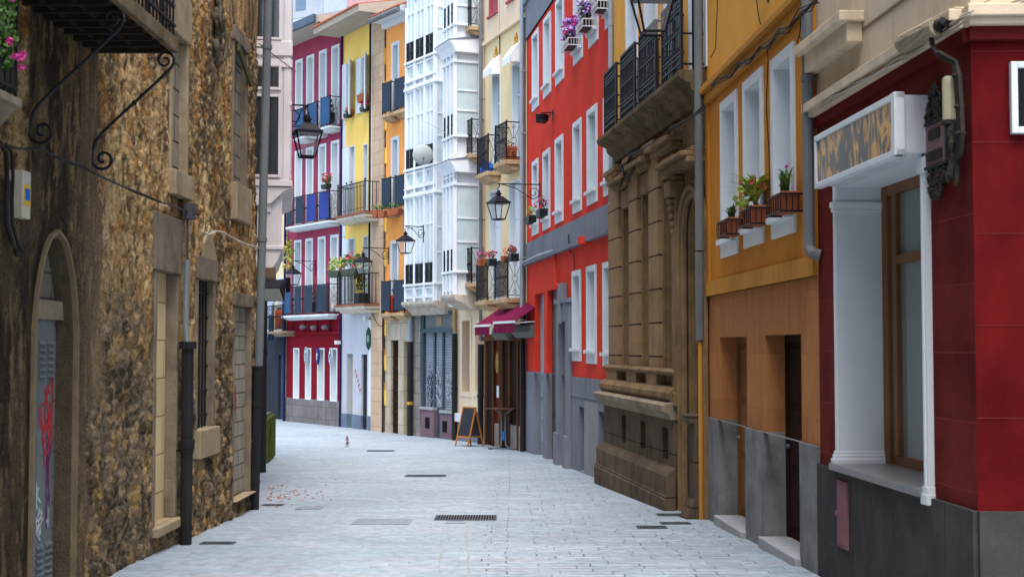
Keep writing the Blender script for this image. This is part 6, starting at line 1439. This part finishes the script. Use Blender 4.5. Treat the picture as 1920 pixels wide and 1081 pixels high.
m.build('bag', M('blue plastic', (.01,.12,.65), (.01,.08,.45), streak=0, rough=.35, bump=.6, bscale=14), e, smooth=True)
B = B10
for (x,y,lab,f_,lf) in ((610,352+55,'green pot with pink flowers behind the raspberry house railing',PINK,GRN),(596,585,'leafy pot plant in the lowest balcony of the raspberry house',REDF,GRN),(618,230,'dark potted shrub on the top raspberry house balcony',None,GRND)):
    u_,z_ = B.q(x,y,.2); planter(B.W(u_,.22,z_),B.rz,.36,.3,.36,lab,pot=DPOT,leaf=lf,nleaf=90,top=.5,ls=.06,fl=f_,fn=6,flr=.04)
u_,z_ = B.q(614,348,.45); planter(B.W(u_,.5,z_-.12),B.rz,.5,.2,.16,'red geraniums over the royal blue sheet of the raspberry house railing',pot=DPOT,leaf=GRN,nleaf=110,top=.35,ls=.06,fl=REDF,fn=22,flr=.045)
u_,z_ = B.q(624,585,.2); e = empty('white_bag', B.W(u_,.2,z_), B.rz, 'small white bag standing on the lowest raspberry house balcony', 'bag'); m = MB(); m.ball((0,0,.16),.15,.11,.17,9,7); m.ball((.02,0,.33),.05,.04,.06); m.build('bag', M('white plastic bag', (.62,.63,.66), streak=0, bump=.5, bscale=14), e, smooth=True)
# climbing plant on the corner of the raspberry house
e = empty('climbing_plant', pt(543,505,50.2), 0, 'yellow green creeper with red leaves at the left corner of the raspberry house', 'plant')
m = MB(); m2 = MB(); base = pt(543,505,50.2)
for (x,y,r_,n_) in ((540,466,.20,70),(544,455,.12,30),(547,470,.14,40),(541,482,.16,36),(545,490,.12,30),(534,498,.10,20),(541,502,.10,24)):
    p = pt(x,y,50.0)-base; cloud(m,p,r_,.14,r_,n_,.07); cloud(m2,p,r_*1.1,.15,r_,n_//3,.06)
m.build('foliage', GRNY, e); m2.build('red_leaves', leafm('orange leaves', (.5,.16,.03,1), (.55,.25,.06,1)), e)
MB().tube([pt(543,505,50)-base,pt(541,480,50)-base,pt(540,440,50.1)-base],.015,5).build('stem', CABLE, e)
# near left geraniums
un_, xo, zt = near_bal; c = SH.W(un_-.10, xo-.05, zt+.25)
e = empty('geranium_pot', c, SH.rz, 'bushy green geranium with magenta blooms on the balcony at the left edge', 'flower pot')
m = MB(); random.seed(31)
for (dx,dz,r_) in ((0,.28,.13),(.02,.16,.12),(.0,.42,.12),(-.2,.3,.16),(-.05,.0,.10),(-.3,.1,.16)): cloud(m,(dx-.14,-.0,dz),r_*.9,.085,r_*.9,230,.026)
m.build('foliage', GRN, e); m = MB()
for (dx,dz) in ((.02,.04),(.06,.07),(.03,-.03),(-.06,.02),(-.15,.5),(-.14,.42),(-.12,.02),(-.2,.1)): cloud(m,(dx-.06,-.09,dz),.028,.028,.028,24,.018)
m.build('flower', PINK, e); MB().box(-.45,.05,-.02,.14,-.2,.0).build('trough', DPOT, e)
# ---------------------------------------------------------------- street things
def on_ground(px,py): return gpt(px,py)
# chalkboard
p = on_ground(880,836); e = empty('chalkboard', p, R(-52), 'folding chalkboard sign with an orange wooden frame outside the bar', 'chalkboard')
OW = M('orange pine', (.42,.16,.03), (.30,.11,.02), streak=.2)
def leafboard(sy):
    T = Matrix.Translation((0,sy*.27,0)) @ Matrix.Rotation(R(sy*14.5),4,'X'); m = MB(); w_ = .31
    m.box(-w_,-w_+.045,-.015,.015,0,1.12,T); m.box(w_-.045,w_,-.015,.015,0,1.12,T); m.box(-w_+.045,w_-.045,-.015,.015,1.075,1.12,T); m.box(-w_+.045,w_-.045,-.015,.015,.25,.295,T)
    f = m.build('board_frame', OW, e, bevel=.004); MB().box(-w_+.045,w_-.045,-.008,.008,.295,1.075,T).build('slate', M('chalkboard slate', (.012,.013,.018), (.02,.022,.028), streak=.15, rough=.5), f)
leafboard(-1); leafboard(1)
# folding bar table
p = on_ground(944,842); e = empty('bar_table', p, R(-25), 'tall folding bar table with two grey tubular legs beside the timber shop front', 'table')
m = MB(); m.box(-.42,.42,-.28,.28,1.06,1.09); m.build('tabletop', M('brown tabletop', (.10,.05,.04), streak=.2), e, bevel=.004)
for s_ in (-1,1):
    MB().tube([(s_*.03-.0+s_*.22,-.02*s_,1.05),(s_*.06,0,.95),(s_*.05,0,.35),(s_*.07,0,.12),(s_*.16,0,.04),(s_*.36,-.06,.02)],.026,8).build('leg', STEELP, e)
    MB().box(s_*.36-.05,s_*.36+.05,-.1,-.02,0,.03).build('foot', DPOT, e)
MB().box(-.03,.05,-.05,.0,.25,.48).build('blue_strap', M('blue strap', (.02,.14,.5), streak=0), e)
# pigeon: one continuous body
p = on_ground(651,836); e = empty('pigeon', p, R(100), 'small grey and white pigeon standing on the paving', 'pigeon')
m = MB(); spine = [(-.19,.055,.012),(-.14,.075,.022),(-.08,.10,.045),(-.02,.125,.065),(.04,.15,.066),(.08,.19,.045),(.095,.225,.030),(.10,.25,.030),(.12,.262,.024),(.145,.26,.007),(.16,.256,.002)]
m.tube([(a,0,b) for a,b,c in spine],[c for a,b,c in spine],10); bm_ = m.build('body', M('pigeon plumage', (.10,.085,.11), (.20,.10,.11), streak=0, nscale=9), e, smooth=True)
m = MB(); m.ball((-.05,.045,.125),.11,.022,.045); m.ball((-.05,-.045,.125),.11,.022,.045); m.build('wing', M('pale wing feathers', (.55,.56,.62), (.4,.4,.46), streak=0, nscale=9), e, smooth=True)
m = MB()
for s_ in (-.025,.025): m.tube([(.02,s_,.09),(.015,s_,.03),(.02,s_,.008)],.006,5); [m.tube([(.02,s_,.008),(.02+.035*math.cos(a),s_+.035*math.sin(a),.004)],.004,4) for a in (-.5,0,.5,3.14)]
m.build('legs', M('pink pigeon legs', (.45,.12,.1), streak=0), e)
# drain grates
GRT = M('cast iron grate', (.07,.085,.10), (.12,.13,.15), streak=0, rough=.5); DK = M('drain shadow pit', (.015,.016,.02), streak=0)
def grate(x0,x1,y0,y1,label,mat=GRT,rows=2,n_=None,pitm=DK,group='drain grates in the paving'):
    a = gpt(x0,y1); b = gpt(x1,y1); c = gpt(x0,y0); w_ = b.x-a.x; d_ = max(.05,c.y-a.y); e = empty('drain_grate', (a.x,a.y,zg(a.y)), 0, label, 'drain grate', group)
    e.rotation_euler = (math.atan2(zg(a.y+d_)-zg(a.y), d_),0,0)
    m = MB(); t = .018; m.box(0,w_,0,t,.004,.012); m.box(0,w_,d_-t,d_,.004,.012); m.box(0,t,t,d_-t,.004,.012); m.box(w_-t,w_,t,d_-t,.004,.012); m.build('frame', mat, e)
    MB().quad((0,0,.004),(w_,0,.004),(w_,d_,.004),(0,d_,.004)).build('pit', pitm, e)
    m = MB(); n = n_ or max(6,int(w_/.035)); 
    for i in range(1,n): x = w_*i/n; m.box(x-.007,x+.007,t,d_-t,.005,.011)
    for j in range(1,rows): y = d_*j/rows; m.box(t,w_-t,y-.008,y+.008,.0045,.0115)
    m.build('bars', mat, e); return e
PG = M('pale steel grate', (.30,.35,.41), (.24,.28,.34), streak=0, rough=.4); PD = M('pale grate bed', (.25,.30,.36), streak=0)
grate(657,766,973,983,'wide pale steel drain grate in the middle of the paving',PG,3,pitm=PD)
grate(813,931,966,975,'long dark drain slot, nearest the middle line of the street',GRT,1)
grate(835,872,977,981,'short pale grate just in front of the long dark slot',PG,1,pitm=PD)
grate(1234,1299,963,967,'dark slotted grate beside the palace plinth, farthest of three',GRT,1); grate(1240,1297,979,982.5,'dark slotted grate beside the palace, middle of three',GRT,1); grate(1196,1252,986,990.5,'dark slotted grate, leftmost of the three by the palace',GRT,1)
grate(552,600,950,955,'pale grate close to the left downpipe with petals on it',PG,2,pitm=PD); grate(373,437,1016,1020,'small dark grate by the foot of the left wall',GRT,1); grate(490,528,945,948,'narrow slot by the corner downpipe on the left',GRT,1)
grate(758,835,890,893.5,'thin dark grate in the middle distance of the street',GRT,1); grate(687,738,844,846,'thin grate behind the pigeon',GRT,1)
# mortar seams and narrow drain strip
SE = M('sandy seam', (.36,.38,.40), (.24,.23,.20), streak=0)
def seam(pts, w_, name, label):
    m = MB(); random.seed(2); P_ = []
    for (x,y) in pts: P_.append(gpt(x,y))
    Q = []
    for i in range(len(P_)-1):
        for k in range(8): Q.append(P_[i].lerp(P_[i+1],k/8))
    Q.append(P_[-1]); vs = []
    for q in Q: o = random.uniform(-.012,.012); ww = w_*random.uniform(.5,1.2); z = zg(q.y)+.004; vs += [(q.x+o-ww,q.y,z),(q.x+o+ww,q.y,z)]
    m.add(vs,[(2*i,2*i+1,2*i+3,2*i+2) for i in range(len(Q)-1)]); return tag(m.build(name, SE), kind='structure')
seam([(878,1085),(877,1040),(875,1000),(874,980),(872,965),(864,950),(850,932),(842,922)],.012,'paving_seam','')
seam([(820,1085),(826,1040),(829,1000),(832,975),(833,960)],.008,'paving_seam','')
# fallen petals
m = MB(); random.seed(12)
for i in range(95):
    x = 500+abs(random.gauss(0,42)) if i < 70 else random.uniform(495,640); y = 925+random.gauss(0,11); p = gpt(x,max(895,y)); s_ = random.uniform(.015,.038)
    a = random.random()*6; m.add([(p.x+s_*math.cos(a+k*1.57),p.y+s_*math.sin(a+k*1.57),p.z+.008+.012*(k%2)) for k in range(4)],[(0,1,2,3)])
tag(m.build('fallen_petals', leafm('fallen petals', (.50,.10,.06,1), (.35,.22,.06,1))), 'scattered red and brown petals and leaves on the paving', 'fallen petals', kind='stuff')
# planter box by the far left pipe
p = gpt(503,868); e = empty('street_bin', (p.x,p.y,zg(p.y)), R(95.5), 'mossy green rounded metal bin against the far end of the left wall', 'bin')
MG = M('mossy green metal', (.09,.11,.02), (.03,.04,.012), streak=.7, scol=(.02,.02,.01,1), nscale=4)
m = MB(); m.prism([(-.05,0),(.30,0),(.30,.90),(.26,1.0),(.18,1.04),(.05,1.04),(-.05,.98)][::-1], 0, 2.6, axis='x', T=Matrix.Rotation(0,4,'X')); m.v = [(a*.77,b+.06,c) for a,b,c in m.v]; m.build('body', MG, e, bevel=.02)
m = MB()
for k in range(5): x = .15+k*.42; m.box(x,x+.04,-.012,.38,.02,.9)
m.build('rib', MG, e); MB().box(.02,1.98,.08,.28,1.04,1.06).build('lid', GRND, e)
# green plaque on the yellow house
B = B9; u_,z0 = B.q(693,656); _,z1 = B.q(693,613); e = empty('green_plaque', B.W(u_,0,z0), B.rz, 'green pointed plaque with a pale number plate on the limewashed strip', 'plaque'); h_ = z1-z0
GM = M('green enamel', (.02,.09,.06), (.015,.06,.04), streak=.2); MB().prism([(0,0),(.14,h_*.16),(.17,h_*.3),(.17,h_*.7),(.14,h_*.84),(0,h_),(-.14,h_*.84),(-.17,h_*.7),(-.17,h_*.3),(-.14,h_*.16)],-.06,-.032).build('plate', GM, e)
MB().prism([(.09*math.cos(a*math.pi/6),h_/2+.13*math.sin(a*math.pi/6)) for a in range(12)],-.07,-.06).build('number_disc', M('pale disc', (.25,.35,.30), streak=0), e)
# wall camera boxes
for (x,y,lab) in ((641,642,'small white camera at the seam of the raspberry and yellow houses'),(695,597,'small white alarm box with looping wires on the pale strip')):
    u_,z_ = B.q(x,y); e = empty('wall_camera', B.W(u_,0,z_), B.rz, lab, 'camera'); MB().box(-.09,.09,-.25,-.08,-.06,.07).build('housing', WHITEC, e, bevel=.01); MB().box(-.02,.02,-.08,0,-.02,.02).build('arm', STEELP, e)
wires(B9, [(697,585),(702,598),(710,610),(718,611),(722,604)], .06, 1, 0, CABLE, 'facade_wires', 'looping wire across the pale stone strip of the yellow house', 3, .012)
wires(B4, [(1066,440),(1068,470),(1076,480),(1077,505)], .05, 1, 0, CABLE, 'facade_wires', 'short wire below the grey band of the vermilion house', 3, .012)
wires(B6, [(790,225),(830,245),(858,268),(862,272)], .8, 1, 0, CABLEL, 'aerial_wire', 'thin pale wire strung across the white gallery', 3, .008)
# far balcony: clothes and orange bin
B = B11
u_,z_ = B.q(509,556,.45); e = empty('hanging_clothes', B.W(u_,.45,z_-2.0), B.rz, 'pale blue shirt and dark jeans hanging over the far balcony', 'laundry')
m = MB(); m.prism([(-.2,1.3),(.2,1.3),(.24,1.75),(.36,1.72),(.38,1.85),(.1,2.0),(-.1,2.0),(-.38,1.85),(-.34,1.72),(-.24,1.75)],-.05,.05); m.build('shirt', M('pale blue cotton', (.42,.52,.68), streak=.2), e, bevel=.02)
m = MB(); m.prism([(-.2,1.29),(-.23,.3),(-.05,.3),(0,1.0),(.05,.3),(.23,.3),(.2,1.29)],-.05,.05); m.build('jeans', M('dark denim', (.02,.035,.09), streak=.2), e, bevel=.02); MB().tube([(-.6,0,2.02),(.6,0,2.02)],.01,5).build('line', CABLE, e)
u_,z_ = B.q(522,617,.35); e = empty('orange_canister', B.W(u_,.33,z_), B.rz, 'bright orange gas bottle on the far balcony', 'gas bottle')
MB().lathe([(.13,0),(.16,.03),(.16,.62),(.12,.72),(.05,.76),(.05,.82)],seg=14).build('bottle', M('orange enamel', (.70,.10,.02), streak=.1), e, smooth=True); MB().lathe([(.08,.76),(.08,.84)],seg=10).build('collar', STEELP, e)

# unseen house added behind the viewpoint to block light from the near street
B = Bld('house', 'tall unseen cream house added behind the viewpoint to block light', 'house', Vector((9,-7)), Vector((-4.5,-9)))
for x in (2,5,8,11):
    for z in (1.5,5,8.5): B.win((x,x+1.1,z,z+1.9))
B.wall('front_wall', CREAMN, 0, B.L, 0, 13); B.shell(CREAMN, 13)
